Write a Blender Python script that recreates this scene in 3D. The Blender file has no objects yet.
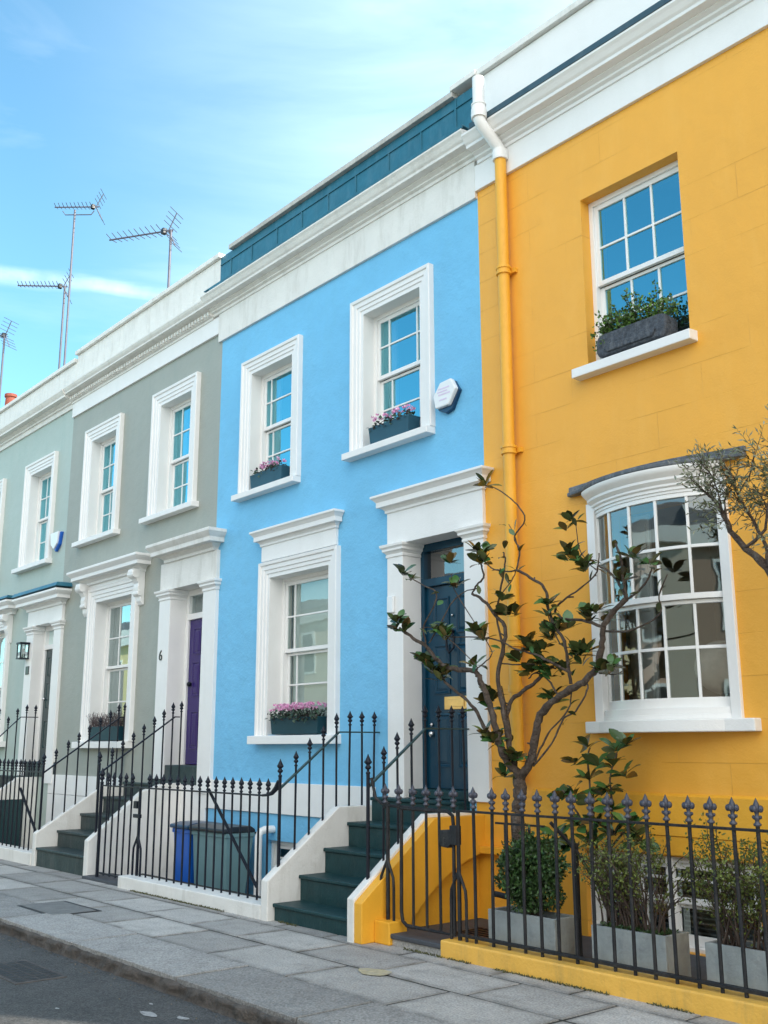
import bpy, bmesh, math, random
from mathutils import Vector, Matrix, noise
random.seed(7)
R = math.radians
sc = bpy.context.scene
col = sc.collection

# ------------------------------------------------------------------ camera
cam = bpy.data.cameras.new('camera')
cam.sensor_fit = 'VERTICAL'; cam.sensor_height = 36.0; cam.lens = 1037.6 / 1024 * 36
cam.clip_start = 0.05; cam.clip_end = 2000
cam_o = bpy.data.objects.new('camera', cam); col.objects.link(cam_o)
yaw, pit, rol = R(50.246), R(12.704), R(-0.14)
fw = Vector((-math.sin(yaw) * math.cos(pit), math.cos(yaw) * math.cos(pit), math.sin(pit)))
r0 = Vector((math.cos(yaw), math.sin(yaw), 0)); u0 = r0.cross(fw)
rr = math.cos(rol) * r0 + math.sin(rol) * u0; uu = -math.sin(rol) * r0 + math.cos(rol) * u0
m = Matrix.Identity(4)
for i in range(3):
    m[i][0] = rr[i]; m[i][1] = uu[i]; m[i][2] = -fw[i]
m[0][3], m[1][3], m[2][3] = 0, -6.8, 1.518
cam_o.matrix_world = m
sc.camera = cam_o

# ------------------------------------------------------------------ sky, sun, exposure
SUN_EL, SUN_ROT = R(40), R(62)
SKY_STRENGTH = 0.13
EXPOSURE = 1.42
sc.view_settings.view_transform = 'Standard'; sc.view_settings.look = 'None'
sc.view_settings.exposure = EXPOSURE; sc.view_settings.gamma = 1
sc.view_settings.use_curve_mapping = False
w = bpy.data.worlds.new("World"); sc.world = w; w.use_nodes = True
nt = w.node_tree; N = nt.nodes; L = nt.links
bg = N['Background']; bg.inputs[1].default_value = SKY_STRENGTH
sky = N.new('ShaderNodeTexSky'); sky.sky_type = 'NISHITA'; sky.sun_disc = False
sky.sun_elevation = SUN_EL; sky.sun_rotation = SUN_ROT
sky.air_density = 1.0; sky.dust_density = 0.6; sky.ozone_density = 1.0
tc = N.new('ShaderNodeTexCoord')
# thin clouds drawn out along the horizon, and a bright cloud bank added unseen behind the camera to light the facades
mp = N.new('ShaderNodeMapping'); mp.inputs['Scale'].default_value = (1.6, 1.6, 9.0); mp.inputs['Rotation'].default_value = (0.05, 0.10, 0.3)
nz = N.new('ShaderNodeTexNoise'); nz.inputs['Scale'].default_value = 1.7; nz.inputs['Detail'].default_value = 7; nz.inputs['Roughness'].default_value = 0.55
nz.inputs['Distortion'].default_value = 0.4
L.new(tc.outputs['Generated'], mp.inputs[0]); L.new(mp.outputs[0], nz.inputs['Vector'])
rp = N.new('ShaderNodeValToRGB'); rp.color_ramp.elements[0].position = 0.54; rp.color_ramp.elements[0].color = (0, 0, 0, 1)
rp.color_ramp.elements[1].position = 0.72; rp.color_ramp.elements[1].color = (1, 1, 1, 1)
L.new(nz.outputs['Fac'], rp.inputs[0])
def dirmask(vec, lo, hi):
    dp = N.new('ShaderNodeVectorMath'); dp.operation = 'DOT_PRODUCT'
    v = Vector(vec).normalized(); dp.inputs[1].default_value = v
    L.new(tc.outputs['Generated'], dp.inputs[0])
    mr = N.new('ShaderNodeMapRange'); mr.interpolation_type = 'SMOOTHSTEP'
    mr.inputs['From Min'].default_value = lo; mr.inputs['From Max'].default_value = hi
    L.new(dp.outputs['Value'], mr.inputs['Value']); return mr.outputs[0]
def mth(op, a, b):
    n = N.new('ShaderNodeMath'); n.operation = op; n.use_clamp = True
    for i, x in enumerate((a, b)):
        if isinstance(x, (int, float)): n.inputs[i].default_value = x
        else: L.new(x, n.inputs[i])
    return n.outputs[0]
fill_cloud = dirmask((0.75, -0.62, 0.45), 0.45, 0.95)
haze_side = dirmask((-0.30, 0.80, 0.50), 0.72, 0.99)
cl = mth('MULTIPLY', rp.outputs[0], 0.06)
# one thin streak of cloud low in the north west
sn, sc_ = Vector((-0.3817, 0.1367, -0.9141)), Vector((-0.8473, 0.3436, 0.4051))
dq = N.new('ShaderNodeVectorMath'); dq.operation = 'DOT_PRODUCT'; dq.inputs[1].default_value = sn; L.new(tc.outputs['Generated'], dq.inputs[0])
wob = N.new('ShaderNodeMath'); wob.operation = 'MULTIPLY_ADD'; wob.inputs[1].default_value = 0.05; L.new(nz.outputs['Fac'], wob.inputs[0]); wob.inputs[2].default_value = -0.025
ad = N.new('ShaderNodeMath'); ad.operation = 'ADD'; L.new(dq.outputs['Value'], ad.inputs[0]); L.new(wob.outputs[0], ad.inputs[1])
ab_ = N.new('ShaderNodeMath'); ab_.operation = 'ABSOLUTE'; L.new(ad.outputs[0], ab_.inputs[0])
sm = N.new('ShaderNodeMapRange'); sm.interpolation_type = 'SMOOTHSTEP'; sm.inputs['From Min'].default_value = 0.012; sm.inputs['From Max'].default_value = 0.0; L.new(ab_.outputs[0], sm.inputs['Value'])
streak = mth('MULTIPLY', sm.outputs[0], dirmask(sc_, 0.988, 0.999))
nb = N.new('ShaderNodeTexNoise'); nb.inputs['Scale'].default_value = 14; nb.inputs['Detail'].default_value = 6; L.new(tc.outputs['Generated'], nb.inputs['Vector'])
nbr = N.new('ShaderNodeMapRange'); nbr.inputs['From Min'].default_value = 0.35; nbr.inputs['From Max'].default_value = 0.65; nbr.inputs['To Min'].default_value = 0.15; L.new(nb.outputs['Fac'], nbr.inputs['Value'])
cl = mth('MAXIMUM', cl, mth('MULTIPLY', mth('MULTIPLY', streak, nbr.outputs[0]), 0.36))
cl = mth('MAXIMUM', cl, mth('MULTIPLY', fill_cloud, 0.9))
mxc = N.new('ShaderNodeMix'); mxc.data_type = 'RGBA'
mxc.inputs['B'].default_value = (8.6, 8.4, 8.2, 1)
tint = N.new('ShaderNodeMix'); tint.data_type = 'RGBA'; tint.blend_type = 'MULTIPLY'; tint.inputs[0].default_value = 1
tint.inputs['B'].default_value = (0.70, 1.06, 1.02, 1)
L.new(sky.outputs[0], tint.inputs['A'])
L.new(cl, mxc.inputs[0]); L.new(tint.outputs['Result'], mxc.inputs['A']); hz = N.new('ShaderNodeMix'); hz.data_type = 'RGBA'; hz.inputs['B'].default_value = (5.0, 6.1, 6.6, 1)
hn = N.new('ShaderNodeMapRange'); hn.inputs['From Min'].default_value = 0.3; hn.inputs['From Max'].default_value = 0.7; hn.inputs['To Min'].default_value = 0.25; hn.inputs['To Max'].default_value = 0.62; L.new(nz.outputs['Fac'], hn.inputs['Value'])
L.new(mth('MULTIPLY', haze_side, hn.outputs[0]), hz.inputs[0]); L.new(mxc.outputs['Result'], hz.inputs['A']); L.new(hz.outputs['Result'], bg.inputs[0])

sun = bpy.data.lights.new('sun', 'SUN'); sun.energy = 3.2; sun.angle = R(0.53); sun.color = (1, 0.93, 0.82)
sun_o = bpy.data.objects.new('sun', sun); col.objects.link(sun_o)
sd = Vector((math.sin(SUN_ROT) * math.cos(SUN_EL), math.cos(SUN_ROT) * math.cos(SUN_EL), math.sin(SUN_EL)))
sun_o.rotation_euler = (-sd).to_track_quat('-Z', 'Y').to_euler(); sun_o.location = (0, 0, 30)

# ------------------------------------------------------------------ materials
def mat(name, rgb, rough=0.6, var=0.06, vscale=2.0, bump=0.0, bscale=60, bump2=0.0, b2scale=4, spec=0.5, metal=0.0,
        dirt=None, dirt_amt=0.0, dirt_scale=1.2, coat=0.0):
    M = bpy.data.materials.new(name); M.use_nodes = True
    nt = M.node_tree; N = nt.nodes; L = nt.links; P = N['Principled BSDF']
    P.inputs['Roughness'].default_value = rough; P.inputs['Metallic'].default_value = metal
    P.inputs['Specular IOR Level'].default_value = spec
    P.inputs['Coat Weight'].default_value = coat
    tc = N.new('ShaderNodeTexCoord')
    n1 = N.new('ShaderNodeTexNoise'); n1.inputs['Scale'].default_value = vscale; n1.inputs['Detail'].default_value = 6; n1.inputs['Roughness'].default_value = 0.6
    L.new(tc.outputs['Object'], n1.inputs['Vector'])
    mr = N.new('ShaderNodeMapRange'); mr.inputs['From Min'].default_value = 0.25; mr.inputs['From Max'].default_value = 0.75
    mr.inputs['To Min'].default_value = 1 - var; mr.inputs['To Max'].default_value = 1 + var
    L.new(n1.outputs['Fac'], mr.inputs['Value'])
    hs = N.new('ShaderNodeMix'); hs.data_type = 'RGBA'; hs.blend_type = 'MULTIPLY'; hs.inputs[0].default_value = 1
    hs.inputs['A'].default_value = (*rgb, 1); L.new(mr.outputs[0], hs.inputs['B'])
    out = hs.outputs['Result']
    if dirt:
        mp = N.new('ShaderNodeMapping'); mp.inputs['Scale'].default_value = (1.6, 1.6, 0.35); L.new(tc.outputs['Object'], mp.inputs[0])
        n2 = N.new('ShaderNodeTexNoise'); n2.inputs['Scale'].default_value = dirt_scale * 2.2; n2.inputs['Detail'].default_value = 8; n2.inputs['Roughness'].default_value = 0.68
        L.new(mp.outputs[0], n2.inputs['Vector'])
        r2 = N.new('ShaderNodeMapRange'); r2.inputs['From Min'].default_value = 0.50; r2.inputs['From Max'].default_value = 0.72
        r2.inputs['To Max'].default_value = dirt_amt; L.new(n2.outputs['Fac'], r2.inputs['Value'])
        d = N.new('ShaderNodeMix'); d.data_type = 'RGBA'; d.inputs['B'].default_value = (*dirt, 1)
        L.new(r2.outputs[0], d.inputs[0]); L.new(out, d.inputs['A']); out = d.outputs['Result']
    L.new(out, P.inputs['Base Color'])
    if bump or bump2:
        b = N.new('ShaderNodeBump'); b.inputs['Strength'].default_value = 1; b.inputs['Distance'].default_value = 0.004 * max(bump, 0.001)
        n3 = N.new('ShaderNodeTexNoise'); n3.inputs['Scale'].default_value = bscale; n3.inputs['Detail'].default_value = 4
        L.new(tc.outputs['Object'], n3.inputs['Vector']); L.new(n3.outputs['Fac'], b.inputs['Height'])
        last = b
        if bump2:
            b2 = N.new('ShaderNodeBump'); b2.inputs['Distance'].default_value = 0.02 * bump2
            n4 = N.new('ShaderNodeTexNoise'); n4.inputs['Scale'].default_value = b2scale; n4.inputs['Detail'].default_value = 3
            L.new(tc.outputs['Object'], n4.inputs['Vector']); L.new(n4.outputs['Fac'], b2.inputs['Height']); L.new(b.outputs[0], b2.inputs['Normal']); last = b2
        L.new(last.outputs[0], P.inputs['Normal'])
    return M

M = {}
M['blue'] = mat('blue_render', (0.165, 0.485, 0.745), 0.55, 0.07, 1.3, 1.0, 45, 1.0, 5, dirt=(0.16, 0.46, 0.68), dirt_amt=0.45)
M['yellow_gate'] = mat('yellow_paint', (0.80, 0.40, 0.030), 0.5, 0.04, 3, 0.6, 60, 0.5, 6, dirt=(0.55, 0.26, 0.03), dirt_amt=0.35)
M['grey'] = mat('grey_green_render', (0.325, 0.345, 0.305), 0.6, 0.05, 1.3, 0.8, 45, 0.6, 5, dirt=(0.26, 0.31, 0.28), dirt_amt=0.5)
M['sage'] = mat('pale_sage_render', (0.40, 0.48, 0.44), 0.6, 0.04, 1.3, 0.8, 45, 0.6, 5, dirt=(0.33, 0.44, 0.40), dirt_amt=0.5)
M['white'] = mat('white_masonry_paint', (0.80, 0.80, 0.78), 0.5, 0.03, 2, 0.4, 70, 0.25, 5, dirt=(0.66, 0.65, 0.61), dirt_amt=0.22)
M['white_old'] = mat('weathered_white_paint', (0.74, 0.73, 0.69), 0.6, 0.05, 3, 0.8, 50, 0.6, 5, dirt=(0.42, 0.40, 0.34), dirt_amt=0.42, dirt_scale=2.0)
M['white_gloss'] = mat('white_gloss_joinery', (0.82, 0.82, 0.80), 0.28, 0.02, 4, dirt=(0.65, 0.63, 0.58), dirt_amt=0.25)
M['lead'] = mat('grey_lead', (0.085, 0.10, 0.115), 0.6, 0.35, 7, 1.2, 30, 2.0, 6, dirt=(0.32, 0.34, 0.35), dirt_amt=0.65, dirt_scale=3)
M['teal_lead'] = mat('painted_teal_metal', (0.020, 0.13, 0.19), 0.38, 0.20, 4, 0.3, 30, 0.6, 5, dirt=(0.09, 0.20, 0.26), dirt_amt=0.55, dirt_scale=2.2)
M['dark_lead'] = mat('dark_blue_lead', (0.035, 0.075, 0.10), 0.5, 0.2, 5, 0.3, 30, dirt=(0.12, 0.16, 0.18), dirt_amt=0.4)
M['door_teal'] = mat('dark_teal_gloss', (0.004, 0.042, 0.078), 0.22, 0.08, 5, bump2=0.08, b2scale=9, spec=0.32)
M['door_purple'] = mat('purple_gloss', (0.034, 0.018, 0.135), 0.22, 0.08, 5, bump2=0.08, b2scale=9, spec=0.32)
M['door_green'] = mat('dark_green_gloss', (0.008, 0.038, 0.042), 0.25, 0.08, 5)
M['step_teal'] = mat('dark_teal_step_paint', (0.007, 0.040, 0.045), 0.5, 0.25, 6, 0.8, 40, 0.5, 6, dirt=(0.03, 0.07, 0.073), dirt_amt=0.5, dirt_scale=2, spec=0.3)
M['step_slate'] = mat('dark_slate_step_paint', (0.025, 0.045, 0.047), 0.5, 0.3, 6, 0.8, 40, 0.5, 6, dirt=(0.12, 0.125, 0.12), dirt_amt=0.45, dirt_scale=2.5, spec=0.3)
M['iron'] = mat('black_iron_paint', (0.006, 0.009, 0.018), 0.42, 0.2, 12, 0.3, 60, spec=0.28)
M['iron_grey'] = mat('worn_grey_iron', (0.015, 0.0165, 0.020), 0.5, 0.35, 14, 1.4, 60, spec=0.26, dirt=(0.075, 0.07, 0.065), dirt_amt=0.5, dirt_scale=4)
M['finial'] = mat('worn_iron_finial', (0.038, 0.042, 0.062), 0.4, 0.4, 30, 1.0, 80, dirt=(0.14, 0.14, 0.17), dirt_amt=0.7, dirt_scale=9)
M['box_teal'] = mat('dark_teal_trough', (0.008, 0.045, 0.062), 0.5, 0.1, 5, 0.2, 40, spec=0.25)
M['box_blue'] = mat('slate_blue_trough', (0.025, 0.085, 0.125), 0.5, 0.1, 5, 0.2, 40, spec=0.25)
M['stone_trough'] = mat('dark_mottled_stone', (0.055, 0.065, 0.08), 0.8, 0.6, 35, 2.5, 60, dirt=(0.16, 0.17, 0.18), dirt_amt=0.7, dirt_scale=8)
M['zinc'] = mat('grey_fibre_stone', (0.28, 0.315, 0.32), 0.6, 0.22, 9, 1.2, 40, 0.4, 8, dirt=(0.36, 0.39, 0.39), dirt_amt=0.6, dirt_scale=4)
M['soil'] = mat('soil', (0.03, 0.022, 0.015), 0.95, 0.4, 30, 4, 40)
M['bark'] = mat('grey_brown_bark', (0.070, 0.050, 0.037), 0.88, 0.55, 22, 5, 55, 0.9, 18, dirt=(0.17, 0.145, 0.12), dirt_amt=0.6, dirt_scale=5)
M['twig'] = mat('brown_twigs', (0.07, 0.05, 0.04), 0.85, 0.3, 20)
M['brass'] = mat('brass', (0.75, 0.50, 0.20), 0.3, 0.15, 12, metal=1)
M['chrome'] = mat('steel', (0.6, 0.6, 0.6), 0.25, 0.1, 8, metal=1)
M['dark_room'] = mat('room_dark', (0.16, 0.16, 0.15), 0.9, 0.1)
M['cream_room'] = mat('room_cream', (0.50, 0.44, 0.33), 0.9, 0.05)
M['curtain'] = mat('grey_curtain', (0.40, 0.41, 0.40), 0.9, 0.15, 6)
M['blind'] = mat('pale_blind', (0.80, 0.86, 0.82), 0.9, 0.05, 3)
M['plastic_blue'] = mat('blue_plastic', (0.008, 0.11, 0.50), 0.35, 0.06, 5)
M['plastic_green'] = mat('grey_green_plastic', (0.13, 0.24, 0.26), 0.45, 0.08, 5, dirt=(0.25, 0.32, 0.33), dirt_amt=0.4)
M['plastic_teal'] = mat('teal_plastic', (0.05, 0.16, 0.24), 0.4, 0.08, 5)
M['plastic_dark'] = mat('dark_plastic', (0.012, 0.014, 0.018), 0.35, 0.1, 5)
M['plastic_white'] = mat('white_plastic', (0.78, 0.80, 0.80), 0.3, 0.03, 5)
M['plastic_navy'] = mat('navy_plastic', (0.006, 0.045, 0.11), 0.3, 0.05, 5)
M['faint_print'] = mat('faded_pink_print', (0.70, 0.58, 0.74), 0.4, 0.1, 20)
M['black_paint'] = mat('black_paint', (0.01, 0.01, 0.01), 0.4, 0.1)
M['terracotta'] = mat('terracotta', (0.30, 0.075, 0.045), 0.8, 0.25, 9, 1, 30, dirt=(0.05, 0.03, 0.03), dirt_amt=0.7, dirt_scale=3)
M['brick'] = mat('stock_brick', (0.30, 0.20, 0.11), 0.85, 0.3, 8, 2, 30)
M['alu'] = mat('grey_aerial_metal', (0.10, 0.10, 0.13), 0.5, 0.2, 9, metal=0.2)
M['roof'] = mat('roof_felt', (0.10, 0.11, 0.12), 0.9, 0.2, 3)
M['floor_dark'] = mat('dark_slate_paving', (0.055, 0.06, 0.07), 0.7, 0.3, 5, 1, 30)
M['yard'] = mat('concrete_yard', (0.24, 0.24, 0.23), 0.85, 0.2, 4, 1.5, 30, dirt=(0.12, 0.12, 0.10), dirt_amt=0.6)
M['pink'] = mat('pink_petals', (0.80, 0.30, 0.60), 0.6, 0.3, 40)
M['pale_pink'] = mat('pale_pink_petals', (0.85, 0.55, 0.75), 0.6, 0.2, 40)
M['lantern_glass'] = mat('frosted_lantern_glass', (0.62, 0.62, 0.55), 0.15, 0.1, 20)
M['paper'] = mat('pale_paper', (0.62, 0.57, 0.50), 0.8, 0.15, 10, 1.5, 20)

def yellow_wall():
    Y = mat('yellow_lined_render', (0.83, 0.40, 0.042), 0.5, 0.045, 1.4, 0.5, 60, 0.6, 4, dirt=(0.86, 0.44, 0.062), dirt_amt=0.7)
    nt = Y.node_tree; N = nt.nodes; L = nt.links; P = N['Principled BSDF']
    tc = N.new('ShaderNodeTexCoord'); mp = N.new('ShaderNodeMapping')
    mp.inputs['Rotation'].default_value = (R(90), 0, 0); mp.inputs['Location'].default_value = (0.25, -3.83 + 0.305 * 12, 0)
    L.new(tc.outputs['Object'], mp.inputs[0])
    sx = N.new('ShaderNodeSeparateXYZ'); cx = N.new('ShaderNodeCombineXYZ')
    L.new(tc.outputs['Object'], sx.inputs[0])
    a = N.new('ShaderNodeMath'); a.operation = 'ADD'; a.inputs[1].default_value = -3.83 + 0.305 * 12; L.new(sx.outputs['Z'], a.inputs[0])
    L.new(sx.outputs['X'], cx.inputs[0]); L.new(a.outputs[0], cx.inputs[1])
    br = N.new('ShaderNodeTexBrick'); L.new(cx.outputs[0], br.inputs['Vector'])
    br.inputs['Scale'].default_value = 1; br.inputs['Mortar Size'].default_value = 0.0035; br.inputs['Mortar Smooth'].default_value = 0.3
    br.inputs['Brick Width'].default_value = 0.86; br.inputs['Row Height'].default_value = 0.305; br.offset = 0.5
    # joints worn away in places
    nz = N.new('ShaderNodeTexNoise'); nz.inputs['Scale'].default_value = 1.3; nz.inputs['Detail'].default_value = 4; L.new(tc.outputs['Object'], nz.inputs['Vector'])
    mr = N.new('ShaderNodeMapRange'); mr.inputs['From Min'].default_value = 0.44; mr.inputs['From Max'].default_value = 0.66
    mr.inputs['To Min'].default_value = 0.02; L.new(nz.outputs['Fac'], mr.inputs['Value'])
    mu = N.new('ShaderNodeMath'); mu.operation = 'MULTIPLY'; L.new(br.outputs['Fac'], mu.inputs[0]); L.new(mr.outputs[0], mu.inputs[1])
    b = N.new('ShaderNodeBump'); b.invert = True; b.inputs['Distance'].default_value = 0.004
    L.new(mu.outputs[0], b.inputs['Height'])
    old = P.inputs['Normal'].links[0].from_socket; L.new(old, b.inputs['Normal']); L.new(b.outputs[0], P.inputs['Normal'])
    oc = P.inputs['Base Color'].links[0].from_socket
    d = N.new('ShaderNodeMix'); d.data_type = 'RGBA'; d.inputs['B'].default_value = (0.42, 0.20, 0.03, 1)
    m2 = N.new('ShaderNodeMath'); m2.operation = 'MULTIPLY'; m2.inputs[1].default_value = 0.20; L.new(mu.outputs[0], m2.inputs[0])
    L.new(m2.outputs[0], d.inputs[0]); L.new(oc, d.inputs['A']); L.new(d.outputs['Result'], P.inputs['Base Color'])
    return Y
M['yellow'] = yellow_wall()

def glass(name, base, gain, tintc=(1, 1, 1), wave=0.06):
    G = bpy.data.materials.new(name); G.use_nodes = True
    nt = G.node_tree; N = nt.nodes; L = nt.links
    for n in list(N):
        if n.type == 'BSDF_PRINCIPLED': N.remove(n)
    out = [n for n in N if n.type == 'OUTPUT_MATERIAL'][0]
    gl = N.new('ShaderNodeBsdfGlossy'); gl.inputs['Roughness'].default_value = 0.015; gl.inputs['Color'].default_value = (*tintc, 1)
    tr = N.new('ShaderNodeBsdfTransparent'); tr.inputs['Color'].default_value = (0.80, 0.85, 0.84, 1)
    fr = N.new('ShaderNodeFresnel'); fr.inputs['IOR'].default_value = 1.5
    ma = N.new('ShaderNodeMath'); ma.operation = 'MULTIPLY_ADD'; ma.use_clamp = True; ma.inputs[1].default_value = gain; ma.inputs[2].default_value = base
    L.new(fr.outputs[0], ma.inputs[0])
    tc = N.new('ShaderNodeTexCoord'); nz = N.new('ShaderNodeTexNoise'); nz.inputs['Scale'].default_value = 2.2; nz.inputs['Detail'].default_value = 2
    L.new(tc.outputs['Object'], nz.inputs['Vector'])
    b = N.new('ShaderNodeBump'); b.inputs['Distance'].default_value = 0.012 * wave; L.new(nz.outputs['Fac'], b.inputs['Height']); L.new(b.outputs[0], gl.inputs['Normal'])
    mx = N.new('ShaderNodeMixShader'); L.new(ma.outputs[0], mx.inputs[0]); L.new(tr.outputs[0], mx.inputs[1]); L.new(gl.outputs[0], mx.inputs[2])
    L.new(mx.outputs[0], out.inputs['Surface']); return G
M['glass_up'] = glass('sky_reflecting_glass', 0.38, 1.2, (0.30, 0.80, 0.93))
M['glass'] = glass('window_glass', 0.22, 1.5, (0.85, 1, 1))
M['glass_low'] = glass('blind_window_glass', 0.05, 1.1, (0.9, 1, 1))
M['glass_bay'] = glass('bay_glass', 0.10, 1.3, (0.9, 1, 1), 0.12)

def leaf_mat(name, top, under, rough=0.3, var=0.35, dry=None):
    Lm = bpy.data.materials.new(name); Lm.use_nodes = True
    nt = Lm.node_tree; N = nt.nodes; L = nt.links; P = N['Principled BSDF']
    P.inputs['Roughness'].default_value = rough
    geo = N.new('ShaderNodeNewGeometry')
    mr = N.new('ShaderNodeMapRange'); mr.inputs['To Min'].default_value = 1 - var; mr.inputs['To Max'].default_value = 1 + var
    L.new(geo.outputs['Random Per Island'], mr.inputs['Value'])
    mx = N.new('ShaderNodeMix'); mx.data_type = 'RGBA'; mx.inputs['A'].default_value = (*top, 1); mx.inputs['B'].default_value = (*under, 1)
    L.new(geo.outputs['Backfacing'], mx.inputs[0])
    mu = N.new('ShaderNodeMix'); mu.data_type = 'RGBA'; mu.blend_type = 'MULTIPLY'; mu.inputs[0].default_value = 1
    src = mx.outputs['Result']
    if dry:                                                     # some leaves have gone brown, others are fresh yellow green
        cr = N.new('ShaderNodeValToRGB'); e = cr.color_ramp.elements
        e[0].position = 0.0; e[0].color = (1, 1, 1, 1); e[1].position = 0.28; e[1].color = (0, 0, 0, 1)
        wn = N.new('ShaderNodeTexWhiteNoise'); wn.noise_dimensions = '1D'; L.new(geo.outputs['Random Per Island'], wn.inputs['W']); L.new(wn.outputs['Value'], cr.inputs[0])
        dm_ = N.new('ShaderNodeMix'); dm_.data_type = 'RGBA'; dm_.inputs['B'].default_value = (*dry, 1); L.new(cr.outputs[0], dm_.inputs[0]); L.new(src, dm_.inputs['A']); src = dm_.outputs['Result']
    L.new(src, mu.inputs['A']); L.new(mr.outputs[0], mu.inputs['B']); L.new(mu.outputs['Result'], P.inputs['Base Color'])
    return Lm
M['leaf_mag'] = leaf_mat('magnolia_leaf', (0.042, 0.105, 0.028), (0.070, 0.088, 0.030), 0.27, 0.6, (0.13, 0.080, 0.030))
M['leaf_box'] = leaf_mat('boxwood_leaf', (0.035, 0.085, 0.022), (0.05, 0.10, 0.03), 0.4, 0.6)
M['leaf_twig'] = leaf_mat('small_yellow_green_leaf', (0.095, 0.13, 0.022), (0.11, 0.14, 0.03), 0.5, 0.5)
M['leaf_olive'] = leaf_mat('olive_leaf', (0.10, 0.125, 0.055), (0.20, 0.22, 0.15), 0.5, 0.4)
M['leaf_herb'] = leaf_mat('herb_leaf', (0.085, 0.19, 0.02), (0.07, 0.13, 0.03), 0.5, 0.6)
M['leaf_cyc'] = leaf_mat('cyclamen_leaf', (0.035, 0.075, 0.045), (0.06, 0.05, 0.05), 0.5, 0.4)
M['leaf_dry'] = leaf_mat('dry_lavender', (0.11, 0.085, 0.085), (0.10, 0.08, 0.075), 0.8, 0.4)

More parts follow.
